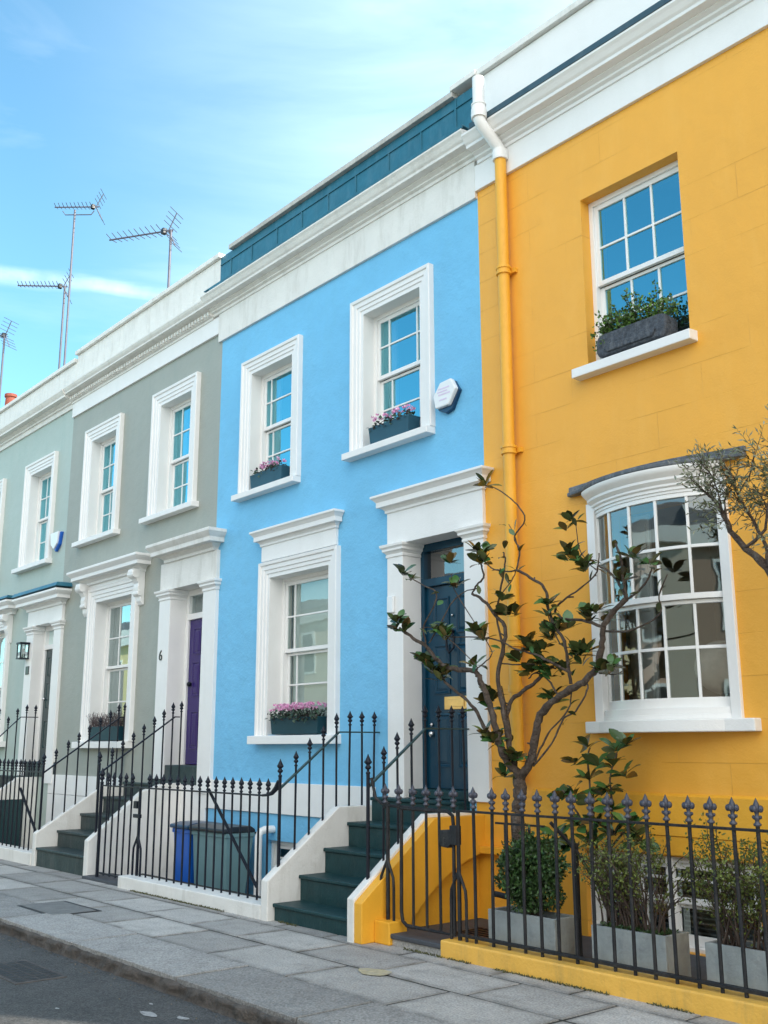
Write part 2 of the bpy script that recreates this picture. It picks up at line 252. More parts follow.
# ------------------------------------------------------------------ mesh helpers
class MB:
    def __init__(s): s.v = []; s.f = []
    def quad(s, *p):
        i = len(s.v); s.v += [tuple(q) for q in p]; s.f.append(tuple(range(i, i + len(p)))); return s
    def box(s, x0, x1, y0, y1, z0, z1):
        i = len(s.v)
        s.v += [(x0, y0, z0), (x1, y0, z0), (x1, y1, z0), (x0, y1, z0), (x0, y0, z1), (x1, y0, z1), (x1, y1, z1), (x0, y1, z1)]
        s.f += [tuple(i + k for k in q) for q in ((0, 3, 2, 1), (4, 5, 6, 7), (0, 1, 5, 4), (1, 2, 6, 5), (2, 3, 7, 6), (3, 0, 4, 7))]
        return s
    def prism_x(s, prof, x0, x1):            # prof: (y,z) polygon
        i = len(s.v); n = len(prof)
        s.v += [(x0, y, z) for y, z in prof] + [(x1, y, z) for y, z in prof]
        s.f.append(tuple(i + k for k in range(n))); s.f.append(tuple(i + n + k for k in reversed(range(n))))
        for k in range(n):
            a, b = k, (k + 1) % n; s.f.append((i + a, i + n + a, i + n + b, i + b))
        return s
    def prism_z(s, prof, z0, z1):            # prof: (x,y) polygon
        i = len(s.v); n = len(prof)
        s.v += [(x, y, z0) for x, y in prof] + [(x, y, z1) for x, y in prof]
        s.f.append(tuple(i + k for k in reversed(range(n)))); s.f.append(tuple(i + n + k for k in range(n)))
        for k in range(n):
            a, b = k, (k + 1) % n; s.f.append((i + a, i + b, i + n + b, i + n + a))
        return s
    def prism_y(s, prof, y0, y1):            # prof: (x,z) polygon
        i = len(s.v); n = len(prof)
        s.v += [(x, y0, z) for x, z in prof] + [(x, y1, z) for x, z in prof]
        s.f.append(tuple(i + k for k in range(n))); s.f.append(tuple(i + n + k for k in reversed(range(n))))
        for k in range(n):
            a, b = k, (k + 1) % n; s.f.append((i + a, i + n + a, i + n + b, i + b))
        return s
    def mould(s, x0, x1, prof, y=0.0, back=0.02):   # prof: (out, z) bottom to top, mitred returns at both ends
        i = len(s.v); n = len(prof)
        for o, z in prof:
            s.v += [(x0 - o, y + back, z), (x0 - o, y - o, z), (x1 + o, y - o, z), (x1 + o, y + back, z)]
        for k in range(n - 1):
            a = i + 4 * k
            for j in range(3): s.f.append((a + j, a + j + 1, a + j + 5, a + j + 4))
        s.f.append((i + 3, i + 2, i + 1, i)); e = i + 4 * (n - 1); s.f.append((e, e + 1, e + 2, e + 3))
        return s
    def arch(s, x0, x1, zb, zt, prof, y=0.0):        # architrave: prof (d outward, out)
        i = len(s.v)
        for d, o in prof:
            s.v += [(x0 - d, y - o, zb), (x0 - d, y - o, zt + d), (x1 + d, y - o, zt + d), (x1 + d, y - o, zb)]
        for k in range(len(prof) - 1):
            a = i + 4 * k
            for j in range(3): s.f.append((a + j, a + j + 1, a + j + 5, a + j + 4))
        return s
    def tube(s, pts, rad, n=8, cap=True):
        pts = [Vector(p) for p in pts]; i = len(s.v); m = len(pts)
        if not isinstance(rad, (list, tuple)): rad = [rad] * m
        ref = None
        for k, p in enumerate(pts):
            t = (pts[min(k + 1, m - 1)] - pts[max(k - 1, 0)])
            if t.length < 1e-9: t = Vector((0, 0, 1))
            t.normalize()
            if ref is None: ref = Vector((1, 0, 0)) if abs(t.x) < 0.8 else Vector((0, 1, 0))
            a = (ref - t * ref.dot(t)).normalized(); b = t.cross(a); ref = a
            for q in range(n):
                an = 2 * math.pi * (q + 0.5) / n
                s.v.append(tuple(p + (a * math.cos(an) + b * math.sin(an)) * rad[k]))
        for k in range(m - 1):
            for q in range(n):
                s.f.append((i + k * n + q, i + k * n + (q + 1) % n, i + (k + 1) * n + (q + 1) % n, i + (k + 1) * n + q))
        if cap:
            s.f.append(tuple(i + q for q in reversed(range(n)))); s.f.append(tuple(i + (m - 1) * n + q for q in range(n)))
        return s
    def lathe(s, prof, n=10, c=(0, 0, 0)):           # prof: (r, z)
        i = len(s.v)
        for r, z in prof:
            for q in range(n):
                a = 2 * math.pi * q / n; s.v.append((c[0] + r * math.cos(a), c[1] + r * math.sin(a), c[2] + z))
        for k in range(len(prof) - 1):
            for q in range(n):
                s.f.append((i + k * n + q, i + k * n + (q + 1) % n, i + (k + 1) * n + (q + 1) % n, i + (k + 1) * n + q))
        s.f.append(tuple(i + q for q in reversed(range(n)))); e = i + (len(prof) - 1) * n; s.f.append(tuple(e + q for q in range(n)))
        return s
    def ball(s, c, r, nu=8, nv=5, sx=1, sy=1, sz=1):
        prof = [(max(1e-4, math.sin(math.pi * k / nv)) * r, -math.cos(math.pi * k / nv) * r) for k in range(nv + 1)]
        i = len(s.v); s.lathe(prof, nu)
        for k in range(i, len(s.v)):
            x, y, z = s.v[k]; s.v[k] = (c[0] + x * sx, c[1] + y * sy, c[2] + z * sz)
        return s
    def leaf(s, p, d, nrm, ln, wd, fold=0.25, droop=0.2):
        d = d.normalized(); side = d.cross(nrm)
        if side.length < 1e-4: side = d.cross(Vector((0.3, 0.5, 0.8)))
        side.normalize(); nrm = side.cross(d)
        i = len(s.v)
        def P(t, w, h): return tuple(p + d * (ln * t) + side * (wd * w) + nrm * (ln * h))
        st = [(0.0, .04, 0), (.18, .27, -.01), (.42, .47, -.06), (.66, .49, -.20), (.86, .31, -.45), (1.0, .05, -.72)]
        for t, w_, h in st: s.v += [P(t, w_, fold * .16 * w_ + droop * h), P(t, 0, droop * h), P(t, -w_, fold * .16 * w_ + droop * h)]
        for k in range(len(st) - 1):
            a = i + 3 * k; s.f += [(a, a + 3, a + 4, a + 1), (a + 1, a + 4, a + 5, a + 2)]
        return s
    def mini(s, p, d, nrm, ln, wd):                  # small two-triangle leaf
        d = d.normalized(); side = d.cross(nrm)
        if side.length < 1e-4: side = Vector((1, 0, 0))
        side.normalize(); i = len(s.v); h = side.cross(d) * (wd * .15)
        s.v += [tuple(p), tuple(p + d * ln * .5 + side * wd * .5 + h), tuple(p + d * ln), tuple(p + d * ln * .5 - side * wd * .5 + h)]
        s.f.append((i, i + 1, i + 2, i + 3)); return s
    def build(s, name, material, parent=None, smooth=False, bev=0.0, seg=2, kind=None):
        me = bpy.data.meshes.new(name); me.from_pydata(s.v, [], s.f); me.update()
        bm = bmesh.new(); bm.from_mesh(me)
        if not s.__dict__.get('open'): bmesh.ops.recalc_face_normals(bm, faces=bm.faces)
        bm.to_mesh(me); bm.free()
        me.materials.append(material)
        o = bpy.data.objects.new(name, me); col.objects.link(o)
        if smooth:
            for p in me.polygons: p.use_smooth = True
            if smooth == 'auto':
                me.set_sharp_from_angle(angle=R(38))
        if bev:
            b = o.modifiers.new('edge', 'BEVEL'); b.width = bev; b.segments = seg; b.limit_method = 'ANGLE'; b.angle_limit = R(40)
            b.harden_normals = False
        put(o, parent)
        if kind: o['kind'] = kind
        return o
def worldloc(o):
    v = Vector(o.location)
    while o.parent: o = o.parent; v = v + Vector(o.location)
    return v
def put(o, parent):                                   # meshes are written in world coordinates, or local when parent has 'local'
    if parent is not None:
        o.parent = parent
        if not parent.get('_local'): o.location = -worldloc(parent)
def thing(name, label, cat, loc=(0, 0, 0), group=None, local=False):
    o = bpy.data.objects.new(name, None); col.objects.link(o); o.location = loc; o.empty_display_size = 0.2
    o['label'] = label; o['category'] = cat
    if group: o['group'] = group
    return o
def tag(o, label, cat, group=None):
    o['label'] = label; o['category'] = cat
    if group: o['group'] = group
    return o
def structure(o): o['kind'] = 'structure'; return o

def wall_mesh(x0, x1, z0, z1, y, thick, holes):
    mb = MB(); xs = sorted({x0, x1} | {h[0] for h in holes} | {h[1] for h in holes}); zs = sorted({z0, z1} | {h[2] for h in holes} | {h[3] for h in holes})
    xs = [x for x in xs if x0 <= x <= x1]; zs = [z for z in zs if z0 <= z <= z1]
    for a, b in zip(xs, xs[1:]):
        for c, d in zip(zs, zs[1:]):
            cx, cz = (a + b) / 2, (c + d) / 2
            if any(h[0] < cx < h[1] and h[2] < cz < h[3] for h in holes): continue
            mb.quad((a, y, c), (b, y, c), (b, y, d), (a, y, d)); mb.quad((a, y + thick, c), (a, y + thick, d), (b, y + thick, d), (b, y + thick, c))
    for h in holes:
        a, b, c, d = h
        mb.quad((a, y, c), (a, y, d), (a, y + thick, d), (a, y + thick, c)); mb.quad((b, y, c), (b, y + thick, c), (b, y + thick, d), (b, y, d))
        mb.quad((a, y, d), (b, y, d), (b, y + thick, d), (a, y + thick, d)); mb.quad((a, y, c), (a, y + thick, c), (b, y + thick, c), (b, y, c))
    mb.quad((x0, y, z0), (x0, y + thick, z0), (x0, y + thick, z1), (x0, y, z1)); mb.quad((x1, y, z0), (x1, y, z1), (x1, y + thick, z1), (x1, y + thick, z0))
    mb.quad((x0, y, z1), (x0, y + thick, z1), (x1, y + thick, z1), (x1, y, z1))
    return mb

ARCH = [(-.002, -.20), (-.002, .028), (.045, .028), (.052, .040), (.095, .040), (.102, .052), (.155, .052), (.163, .068), (.20, .072), (.205, .060), (.205, -.004)]
def arch_prof(wd): return [(d if d <= 0 else d * wd / .205, o) for d, o in ARCH]

def window(house, x0, x1, z0, z1, rec, vbars, hbars, zm, glassm, room, surround=None, sill=None, inner=None, depth=1.2, sash_mat=None):
    """sash window with its own surround, sill, sashes, panes and room behind. vbars: x positions; hbars: z positions."""
    W = M['white_gloss']
    mb = MB()
    f = 0.045                                                   # box frame
    mb.box(x0, x0 + f, rec, rec + .11, z0, z1); mb.box(x1 - f, x1, rec, rec + .11, z0, z1)
    mb.box(x0 + f, x1 - f, rec, rec + .11, z1 - f, z1); mb.box(x0 + f, x1 - f, rec, rec + .11, z0, z0 + .03)
    win = mb.build('window', W, house, bev=.003)
    a, b = x0 + f, x1 - f
    up = MB(); st = .042
    yu = rec + .02; yl = rec + .06
    up.box(a, a + st, yu, yu + .034, zm - .02, z1 - f); up.box(b - st, b, yu, yu + .034, zm - .02, z1 - f)
    up.box(a + st, b - st, yu, yu + .034, z1 - f - .045, z1 - f); up.box(a + st, b - st, yu - .004, yu + .034, zm - .022, zm + .022)
    lo = MB()
    lo.box(a, a + st, yl, yl + .034, z0 + .03, zm - .026); lo.box(b - st, b, yl, yl + .034, z0 + .03, zm - .026)
    lo.box(a + st, b - st, yl, yl + .034, zm - .055, zm - .026); lo.box(a + st, b - st, yl, yl + .034, z0 + .03, z0 + .105)
    t = .010
    for x in vbars:
        up.box(x - t, x + t, yu + .002, yu + .028, zm + .022, z1 - f - .045); lo.box(x - t, x + t, yl + .002, yl + .028, z0 + .105, zm - .055)
    for z in hbars:
        mbb, yy = (up, yu) if z > zm else (lo, yl)
        xs = [a + st] + sorted(vbars) + [b - st]
        for p, q in zip(xs, xs[1:]):
            p2 = p + (t if p in vbars else 0); q2 = q - (t if q in vbars else 0)
            mbb.box(p2, q2, yy + .002, yy + .028, z - t, z + t)
    up.build('upper_sash', W, win, bev=.003); lo.build('lower_sash', W, win, bev=.003)
    g = MB(); g.open = True
    for (yy, za, zb_) in ((yu + .016, zm, z1 - f - .01), (yl + .016, z0 + .04, zm - .03)):
        xs = [a + .01] + sorted(vbars) + [b - .01]; zs = [za] + sorted(h for h in hbars if za < h < zb_) + [zb_]
        for p, q in zip(xs, xs[1:]):
            for c, d in zip(zs, zs[1:]):
                tx, tz, ob = random.gauss(0, .0035), random.gauss(0, .0035), random.uniform(-.002, .002)
                def Y(x, z): return yy + ob + tx * (x - (p + q) / 2) + tz * (z - (c + d) / 2)
                g.quad((p, Y(p, c), c), (q, Y(q, c), c), (q, Y(q, d), d), (p, Y(p, d), d))
    g.build('glass', glassm, win)
    if surround: surround.build('surround', M['white'], win, bev=.002, seg=1)
    if sill:
        sx0, sx1, dep, th, smat = sill
        mb = MB(); mb.prism_x([(-dep, z0 - th), (-dep, z0 - .012), (rec + .004, z0 + .004), (rec + .004, z0 - th)], sx0, sx1)
        mb.build('sill', smat, win, bev=.006)
    r = MB(); r.open = True; y0 = rec + .112; y1 = y0 + depth; e = .25
    r.quad((x0 - e, y1, z0 - e), (x1 + e, y1, z0 - e), (x1 + e, y1, z1 + e), (x0 - e, y1, z1 + e))
    r.quad((x0 - e, y0, z0 - e), (x0 - e, y1, z0 - e), (x0 - e, y1, z1 + e), (x0 - e, y0, z1 + e)); r.quad((x1 + e, y0, z0 - e), (x1 + e, y0, z1 + e), (x1 + e, y1, z1 + e), (x1 + e, y1, z0 - e))
    r.quad((x0 - e, y0, z1 + e), (x0 - e, y1, z1 + e), (x1 + e, y1, z1 + e), (x1 + e, y0, z1 + e)); r.quad((x0 - e, y0, z0 - e), (x1 + e, y0, z0 - e), (x1 + e, y1, z0 - e), (x0 - e, y1, z0 - e))
    r.build('room', room, win)
    yc = rec + .16
    if inner == 'curtains':
        for (p, q) in ((x0 + .03, x0 + .26 * (x1 - x0)), (x1 - .24 * (x1 - x0), x1 - .03)):
            mb = MB(); n = 26; mb.open = True
            for k in range(n):
                xa = p + (q - p) * k / n; xb = p + (q - p) * (k + 1) / n
                ya = yc + .022 * math.sin(k * 1.45); yb = yc + .022 * math.sin((k + 1) * 1.45)
                mb.quad((xa, ya, z0 + .02), (xb, yb, z0 + .02), (xb, yb, z1), (xa, ya, z1))
            mb.build('curtain', M['curtain'], win, smooth=True)
    if inner == 'blind':
        MB().box(x0 + .06, x1 - .06, yc - .035, yc - .031, z0 + .05, z1 - .01).build('blind', M['blind'], win)
    if inner == 'shutters':
        mb = MB()
        for (p, q) in ((x0 + .06, x0 + .20), (x1 - .20, x1 - .06)):
            mb.box(p, q, yc, yc + .03, z0 + .02, z1 - .02)
        mb.build('shutter', M['curtain'], win, bev=.004)
    return win

def panel_door(house, x0, x1, z0, z1, y, mt, name='door', letterbox=None):
    d = MB().box(x0, x1, y, y + .045, z0, z1).build(name, mt, house, bev=.003)
    wd = x1 - x0; st = .11; mid = (x0 + x1) / 2; h = z1 - z0
    rows = [(z0 + .20, z0 + .36 * h), (z0 + .36 * h + .19, z0 + .70 * h), (z0 + .70 * h + .10, z1 - .12)]
    for (a, b) in rows:
        for (p, q) in ((x0 + st, mid - .05), (mid + .05, x1 - st)):
            mb = MB()
            prof = [(0, -.001), (.0, .012), (.012, .014), (.022, .004), (.030, .001), (.055, .012)]
            i = 0
            ring = [(p + dd, q - dd, a + dd, b - dd, oo) for dd, oo in prof]
            for r1, r2 in zip(ring, ring[1:]):
                A = [(r1[0], y - r1[4], r1[2]), (r1[1], y - r1[4], r1[2]), (r1[1], y - r1[4], r1[3]), (r1[0], y - r1[4], r1[3])]
                B = [(r2[0], y - r2[4], r2[2]), (r2[1], y - r2[4], r2[2]), (r2[1], y - r2[4], r2[3]), (r2[0], y - r2[4], r2[3])]
                for k in range(4): mb.quad(A[k], A[(k + 1) % 4], B[(k + 1) % 4], B[k])
            r2 = ring[-1]; mb.quad((r2[0], y - r2[4], r2[2]), (r2[1], y - r2[4], r2[2]), (r2[1], y - r2[4], r2[3]), (r2[0], y - r2[4], r2[3]))
            mb.build('panel', mt, d)
    return d

def capital(mb, x0, x1, z, y=-.03, back=.02):
    mb.mould(x0, x1, [(0, z), (.012, z + .004), (.012, z + .028), (.004, z + .032), (.022, z + .056), (.040, z + .066), (.040, z + .090), (.058, z + .108), (.062, z + .135), (.0, z + .137)], y, back)

CORN_HOOD = [(.0, 0), (.018, .004), (.018, .030), (.040, .058), (.046, .064), (.085, .064), (.085, .118), (.112, .150), (.132, .165), (.132, .188), (.0, .196)]

# ------------------------------------------------------------------ ground, road, pavement
structure(MB().box(-120, 120, -130, -16.0, -.5, -.11).build('ground', M['yard']))
def asphalt():
    A = mat('asphalt', (0.058, 0.057, 0.056), 0.85, 0.30, 3, 3.5, 90, 0.8, 5, dirt=(0.085, 0.085, 0.085), dirt_amt=0.6, dirt_scale=3)
    nt = A.node_tree; N = nt.nodes; L = nt.links; P = N['Principled BSDF']
    tc = N.new('ShaderNodeTexCoord'); v = N.new('ShaderNodeTexVoronoi'); v.inputs['Scale'].default_value = 95; L.new(tc.outputs['Object'], v.inputs['Vector'])
    mr = N.new('ShaderNodeMapRange'); mr.inputs['From Min'].default_value = .0; mr.inputs['From Max'].default_value = 1; mr.inputs['To Min'].default_value = 0.65; mr.inputs['To Max'].default_value = 1.7
    sp = N.new('ShaderNodeSeparateColor'); L.new(v.outputs['Color'], sp.inputs[0]); L.new(sp.outputs[0], mr.inputs['Value'])
    mu = N.new('ShaderNodeMix'); mu.data_type = 'RGBA'; mu.blend_type = 'MULTIPLY'; mu.inputs[0].default_value = 1
    L.new(P.inputs['Base Color'].links[0].from_socket, mu.inputs['A']); L.new(mr.outputs[0], mu.inputs['B']); L.new(mu.outputs['Result'], P.inputs['Base Color'])
    return A
M['asphalt'] = asphalt()
structure(MB().quad((-120, -16.2, -.105), (120, -16.2, -.105), (120, -3.0, -.105), (-120, -3.0, -.105)).build('road', M['asphalt']))

def slab_mat(name, rgb, rough, speck):
    S = mat(name, rgb, rough, 0.16, 2.2, 2.0, 70, 1.0, 7, dirt=tuple(c * .55 for c in rgb), dirt_amt=0.55, dirt_scale=1.6)
    nt = S.node_tree; N = nt.nodes; L = nt.links; P = N['Principled BSDF']
    geo = N.new('ShaderNodeNewGeometry'); mr = N.new('ShaderNodeMapRange'); mr.inputs['To Min'].default_value = 0.72; mr.inputs['To Max'].default_value = 1.18
    L.new(geo.outputs['Random Per Island'], mr.inputs['Value'])
    mu = N.new('ShaderNodeMix'); mu.data_type = 'RGBA'; mu.blend_type = 'MULTIPLY'; mu.inputs[0].default_value = 1
    L.new(P.inputs['Base Color'].links[0].from_socket, mu.inputs['A']); L.new(mr.outputs[0], mu.inputs['B'])
    nz = N.new('ShaderNodeTexNoise'); nz.inputs['Scale'].default_value = 75; nz.inputs['Detail'].default_value = 2
    tc = N.new('ShaderNodeTexCoord'); L.new(tc.outputs['Object'], nz.inputs['Vector'])
    m2 = N.new('ShaderNodeMapRange'); m2.inputs['From Min'].default_value = .3; m2.inputs['From Max'].default_value = .7; m2.inputs['To Min'].default_value = 1 - speck; m2.inputs['To Max'].default_value = 1 + speck
    L.new(nz.outputs['Fac'], m2.inputs['Value'])
    m3 = N.new('ShaderNodeMix'); m3.data_type = 'RGBA'; m3.blend_type = 'MULTIPLY'; m3.inputs[0].default_value = 1
    L.new(mu.outputs['Result'], m3.inputs['A']); L.new(m2.outputs[0], m3.inputs['B'])
    at = N.new('ShaderNodeAttribute'); at.attribute_name = 'grime'                  # dirt trodden in along the joints, broken up by noise
    n5 = N.new('ShaderNodeTexNoise'); n5.inputs['Scale'].default_value = 7; n5.inputs['Detail'].default_value = 5; L.new(tc.outputs['Object'], n5.inputs['Vector'])
    r5 = N.new('ShaderNodeMapRange'); r5.inputs['From Min'].default_value = .3; r5.inputs['From Max'].default_value = .65; r5.inputs['To Min'].default_value = .15; r5.inputs['To Max'].default_value = .75; L.new(n5.outputs['Fac'], r5.inputs['Value'])
    pw_ = N.new('ShaderNodeMath'); pw_.operation = 'POWER'; pw_.inputs[1].default_value = 1.6; L.new(at.outputs['Fac'], pw_.inputs[0])
    m5 = N.new('ShaderNodeMath'); m5.operation = 'MULTIPLY'; L.new(pw_.outputs[0], m5.inputs[0]); L.new(r5.outputs[0], m5.inputs[1])
    d5 = N.new('ShaderNodeMix'); d5.data_type = 'RGBA'; d5.inputs['B'].default_value = (.115, .11, .10, 1)
    L.new(m5.outputs[0], d5.inputs[0]); L.new(m3.outputs['Result'], d5.inputs['A'])
    # gum and spots
    vo = N.new('ShaderNodeTexVoronoi'); vo.inputs['Scale'].default_value = 3.2; vo.inputs['Randomness'].default_value = 1; L.new(tc.outputs['Object'], vo.inputs['Vector'])
    rs = N.new('ShaderNodeMapRange'); rs.inputs['From Min'].default_value = .055; rs.inputs['From Max'].default_value = .04; rs.inputs['To Max'].default_value = .55; L.new(vo.outputs['Distance'], rs.inputs['Value'])
    d6 = N.new('ShaderNodeMix'); d6.data_type = 'RGBA'; d6.inputs['B'].default_value = (.13, .125, .12, 1)
    L.new(rs.outputs[0], d6.inputs[0]); L.new(d5.outputs['Result'], d6.inputs['A']); L.new(d6.outputs['Result'], P.inputs['Base Color'])
    return S
M['slab'] = slab_mat('york_stone', (0.40, 0.385, 0.36), 0.78, 0.30)
M['kerbstone'] = slab_mat('granite', (0.32, 0.31, 0.295), 0.8, 0.36)
M['joint'] = mat('sandy_joint', (0.028, 0.027, 0.024), 0.95, 0.3, 6, 2, 40, dirt=(0.035, 0.045, 0.018), dirt_amt=0.6, dirt_scale=2)

def slab(mb, x0, x1, y0, y1, z, th, tilt=.003):
    g = .012
    i = len(mb.v); x0 += g; x1 -= g; y0 += g; y1 -= g; c = .004; e = .075
    dz = [random.uniform(-tilt, tilt) for _ in range(4)]
    cr = [(x0, y0), (x1, y0), (x1, y1), (x0, y1)]; ci = [(x0 + c, y0 + c), (x1 - c, y0 + c), (x1 - c, y1 - c), (x0 + c, y1 - c)]
    ce = [(x0 + e, y0 + e), (x1 - e, y0 + e), (x1 - e, y1 - e), (x0 + e, y1 - e)]
    mb.v += [(*p, z - th) for p in cr] + [(*p, z - c + d) for p, d in zip(cr, dz)] + [(*p, z + d) for p, d in zip(ci, dz)] + [(*p, z + d * .8 + .001) for p, d in zip(ce, dz)]
    if not hasattr(mb, 'edge'): mb.edge = []
    mb.edge += [1.0] * 12 + [0.0] * 4
    for a in (0, 4, 8):
        for k in range(4): mb.f.append((i + a + k, i + a + (k + 1) % 4, i + a + 4 + (k + 1) % 4, i + a + 4 + k))
    mb.f.append((i + 12, i + 13, i + 14, i + 15))
def edge_attr(o, vals):
    at = o.data.attributes.new('grime', 'FLOAT', 'POINT'); at.data.foreach_set('value', vals); return o
structure(MB().box(-70, 30, -3.06, -.5, -.30, -.005).build('pavement_bed', M['joint']))
pv = MB()
rows = [(-2.50, -1.95), (-1.95, -1.44), (-1.44, -.90)]
for ri, (ya, yb) in enumerate(rows):
    x = -40 + (0.35, 0.0, 0.5)[ri]
    while x < 8:
        L_ = random.choice((.78, .92, 1.05, .86)) if ri < 2 else random.choice((.7, .85, .95))
        slab(pv, x, x + L_, ya, yb, 0, .06); x += L_
structure(edge_attr(pv.build('pavement', M['slab']), pv.edge))
kb = MB(); x = -40 + .44
while x < 10:
    L_ = random.choice((1.25, 1.4, 1.55, 1.7)); slab(kb, x, x + L_, -3.10, -2.50, .004, .30, .004); x += L_
structure(edge_attr(kb.build('kerb', M['kerbstone']), [v * .55 for v in kb.edge]))
# rough hewn, tyre-grimed riser of the kerb
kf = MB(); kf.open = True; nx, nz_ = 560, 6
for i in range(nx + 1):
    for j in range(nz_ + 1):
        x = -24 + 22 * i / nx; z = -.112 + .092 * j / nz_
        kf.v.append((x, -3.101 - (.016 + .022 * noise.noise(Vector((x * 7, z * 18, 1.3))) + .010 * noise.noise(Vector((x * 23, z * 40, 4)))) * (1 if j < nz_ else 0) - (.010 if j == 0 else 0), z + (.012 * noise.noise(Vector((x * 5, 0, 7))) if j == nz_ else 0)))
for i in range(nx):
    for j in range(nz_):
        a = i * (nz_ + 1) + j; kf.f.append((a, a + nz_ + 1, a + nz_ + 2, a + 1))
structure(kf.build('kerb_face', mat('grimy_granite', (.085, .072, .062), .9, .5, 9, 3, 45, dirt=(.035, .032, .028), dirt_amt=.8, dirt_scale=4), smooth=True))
structure(MB().box(-70, 30, -16.2, -13.2, -.3, .01).build('far_pavement', M['slab']))

# iron covers and road marks
mc = thing('inspection_cover', 'flush grey metal inspection cover set in the stone pavement', 'manhole cover', (-10.1, -2.44, 0))
MB().box(-10.55, -9.70, -2.71, -2.21, -.01, .006).build('frame', M['iron_grey'], mc, bev=.003)
MB().box(-10.51, -9.74, -2.67, -2.25, -.01, .009).build('cover_plate', mat('cover_concrete', (.17, .17, .165), .8, .25, 10, 2, 50), mc, bev=.002)
rc = thing('drain_cover', 'worn dark iron utility cover set in the asphalt road by the kerb', 'drain cover', (-8.0, -3.62, -.105))
mb = MB(); mb.box(-8.45, -7.65, -3.80, -3.42, -.12, -.099); mb.build('frame', mat('rusty_iron', (.075, .062, .055), .7, .4, 12, 2, 50), rc, bev=.003)
mb = MB()
for i in range(9):
    for j in range(4): mb.box(-8.41 + i * .082, -8.35 + i * .082, -3.77 + j * .085, -3.70 + j * .085, -.099, -.0975)
mb.build('tread_plate', M['iron_grey'], rc)
M['road_paint'] = mat('worn_white_road_paint', (.34, .34, .34), .8, .3, 20, 2, 60, dirt=(.1, .1, .1), dirt_amt=.9, dirt_scale=6)
mb = MB()
for (xa, ya, s) in [(-6.30, -3.47, .10), (-6.06, -3.36, .07), (-6.52, -3.34, .03), (-6.8, -3.85, .03), (-8.4, -4.3, .03)]:
    n = 9; mb.quad(*[(xa + s * math.cos(6.28 * k / n) * random.uniform(.6, 1.1), ya + .4 * s * math.sin(6.28 * k / n) * random.uniform(.6, 1.2), -.101) for k in range(n)])
structure(mb.build('road_paint_marks', M['road_paint']))
n = 12
structure(MB().quad(*[(-5.93 + .17 * math.cos(6.28 * k / n) * random.uniform(.7, 1.1), -1.98 + .10 * math.sin(6.28 * k / n) * random.uniform(.6, 1.2), .006) for k in range(n)]).build('pavement_stain', mat('yellow_stain', (.44, .38, .24), .8, .3, 20, 1, 60, dirt=(.34, .325, .30), dirt_amt=1.0, dirt_scale=5)))

# sunken front areas
structure(MB().box(-16.5, -11.5, -1.3, 0, -.7, -.55).build('sunken_yard', M['yard']))
structure(MB().box(-11.5, -8.3, -1.3, 0, -.7, -.42).build('sunken_yard', M['yard']))
structure(MB().box(-6.87, 1.5, -1.001, 0, -.5, .05).build('front_area_floor', M['floor_dark']))

# ------------------------------------------------------------------ houses
HG = 'painted terraced houses in a row'
def shell(house, x0, x1, ztop, mtr):
    mb = MB(); mb.box(x0 + .02, x1 - .02, 8.6, 8.8, -.6, ztop); mb.build('rear_wall', M['brick'], house)
    MB().box(x0 + .03, x1 - .03, .35, 8.6, ztop - .5, ztop - .4).build('roof', M['roof'], house)
    MB().box(x0, x0 + .2, .36, 8.6, -.6, ztop).build('party_wall', M['brick'], house); MB().box(x1 - .2, x1, .36, 8.6, -.6, ztop).build('party_wall', M['brick'], house)

def stoop(house, xl, xr, tops, ys, mt, land_to, lw, rw, name='steps'):
    """tops: tread heights, ys: riser fronts. lw/rw: (thickness, profile start height, material) side walls."""
    mb = MB(); nose = .022
    for k, (z, y) in enumerate(zip(tops, ys)):
        y1 = ys[k + 1] if k + 1 < len(ys) else land_to
        zb = tops[k - 1] if k else -.3
        mb.box(xl, xr, y, y1 + (.0 if k + 1 < len(ys) else 0), zb - (.0 if k == 0 else .06), z - .032)
        mb.box(xl + .001, xr - .001, y - nose, y1 + .01, z - .032, z)
    st = mb.build(name, mt, house, bev=.008, seg=2)
    return st

# ---------- blue house
bh = thing('terraced_house', 'bright sky blue terraced house with white trim and dark teal front door', 'house', (-9.15, 0, 0), HG)
X0, X1 = -11.60, -6.69
w_ur = (-8.50, -7.55, 4.665, 6.236); w_ul = (-10.80, -9.89, 4.625, 6.190); w_ll = (-10.277, -9.105, 1.645, 3.476)
dr = (-7.84, -6.945, 1.03, 3.535); bw = (-10.25, -9.30, -.30, .49)
wall_mesh(X0, X1, -.6, 6.90, 0, .34, [w_ur, w_ul, w_ll, dr, bw]).build('wall', M['blue'], bh)
shell(bh, X0, X1, 7.6, M['blue'])
mb = MB(); mb.box(X0 + .002, -8.312, -.028, .0, .78, 1.118); mb.build('plinth_band', M['white'], bh, bev=.004)
for wn, vb, hb, zm, inn in ((w_ur, (-8.262, -7.80), (5.852, 5.124), 5.50, 'shutters'), (w_ul, (-10.604, -10.12), (5.80, 5.10), 5.465, 'shutters')):
    s = MB().arch(wn[0], wn[1], wn[2] - .01, wn[3], arch_prof(.19))
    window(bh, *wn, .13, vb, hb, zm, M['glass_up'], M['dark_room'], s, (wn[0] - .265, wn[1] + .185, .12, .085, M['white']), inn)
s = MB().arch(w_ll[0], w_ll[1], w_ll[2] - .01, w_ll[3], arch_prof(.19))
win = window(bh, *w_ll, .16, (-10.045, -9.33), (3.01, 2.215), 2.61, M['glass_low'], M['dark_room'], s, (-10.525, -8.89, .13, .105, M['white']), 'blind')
mb = MB(); mb.box(-10.455, -8.965, -.035, .004, 3.683, 3.872); mb.mould(-10.455, -8.965, [(o * .86, 3.868 + z) for o, z in CORN_HOOD], -.035, .03)
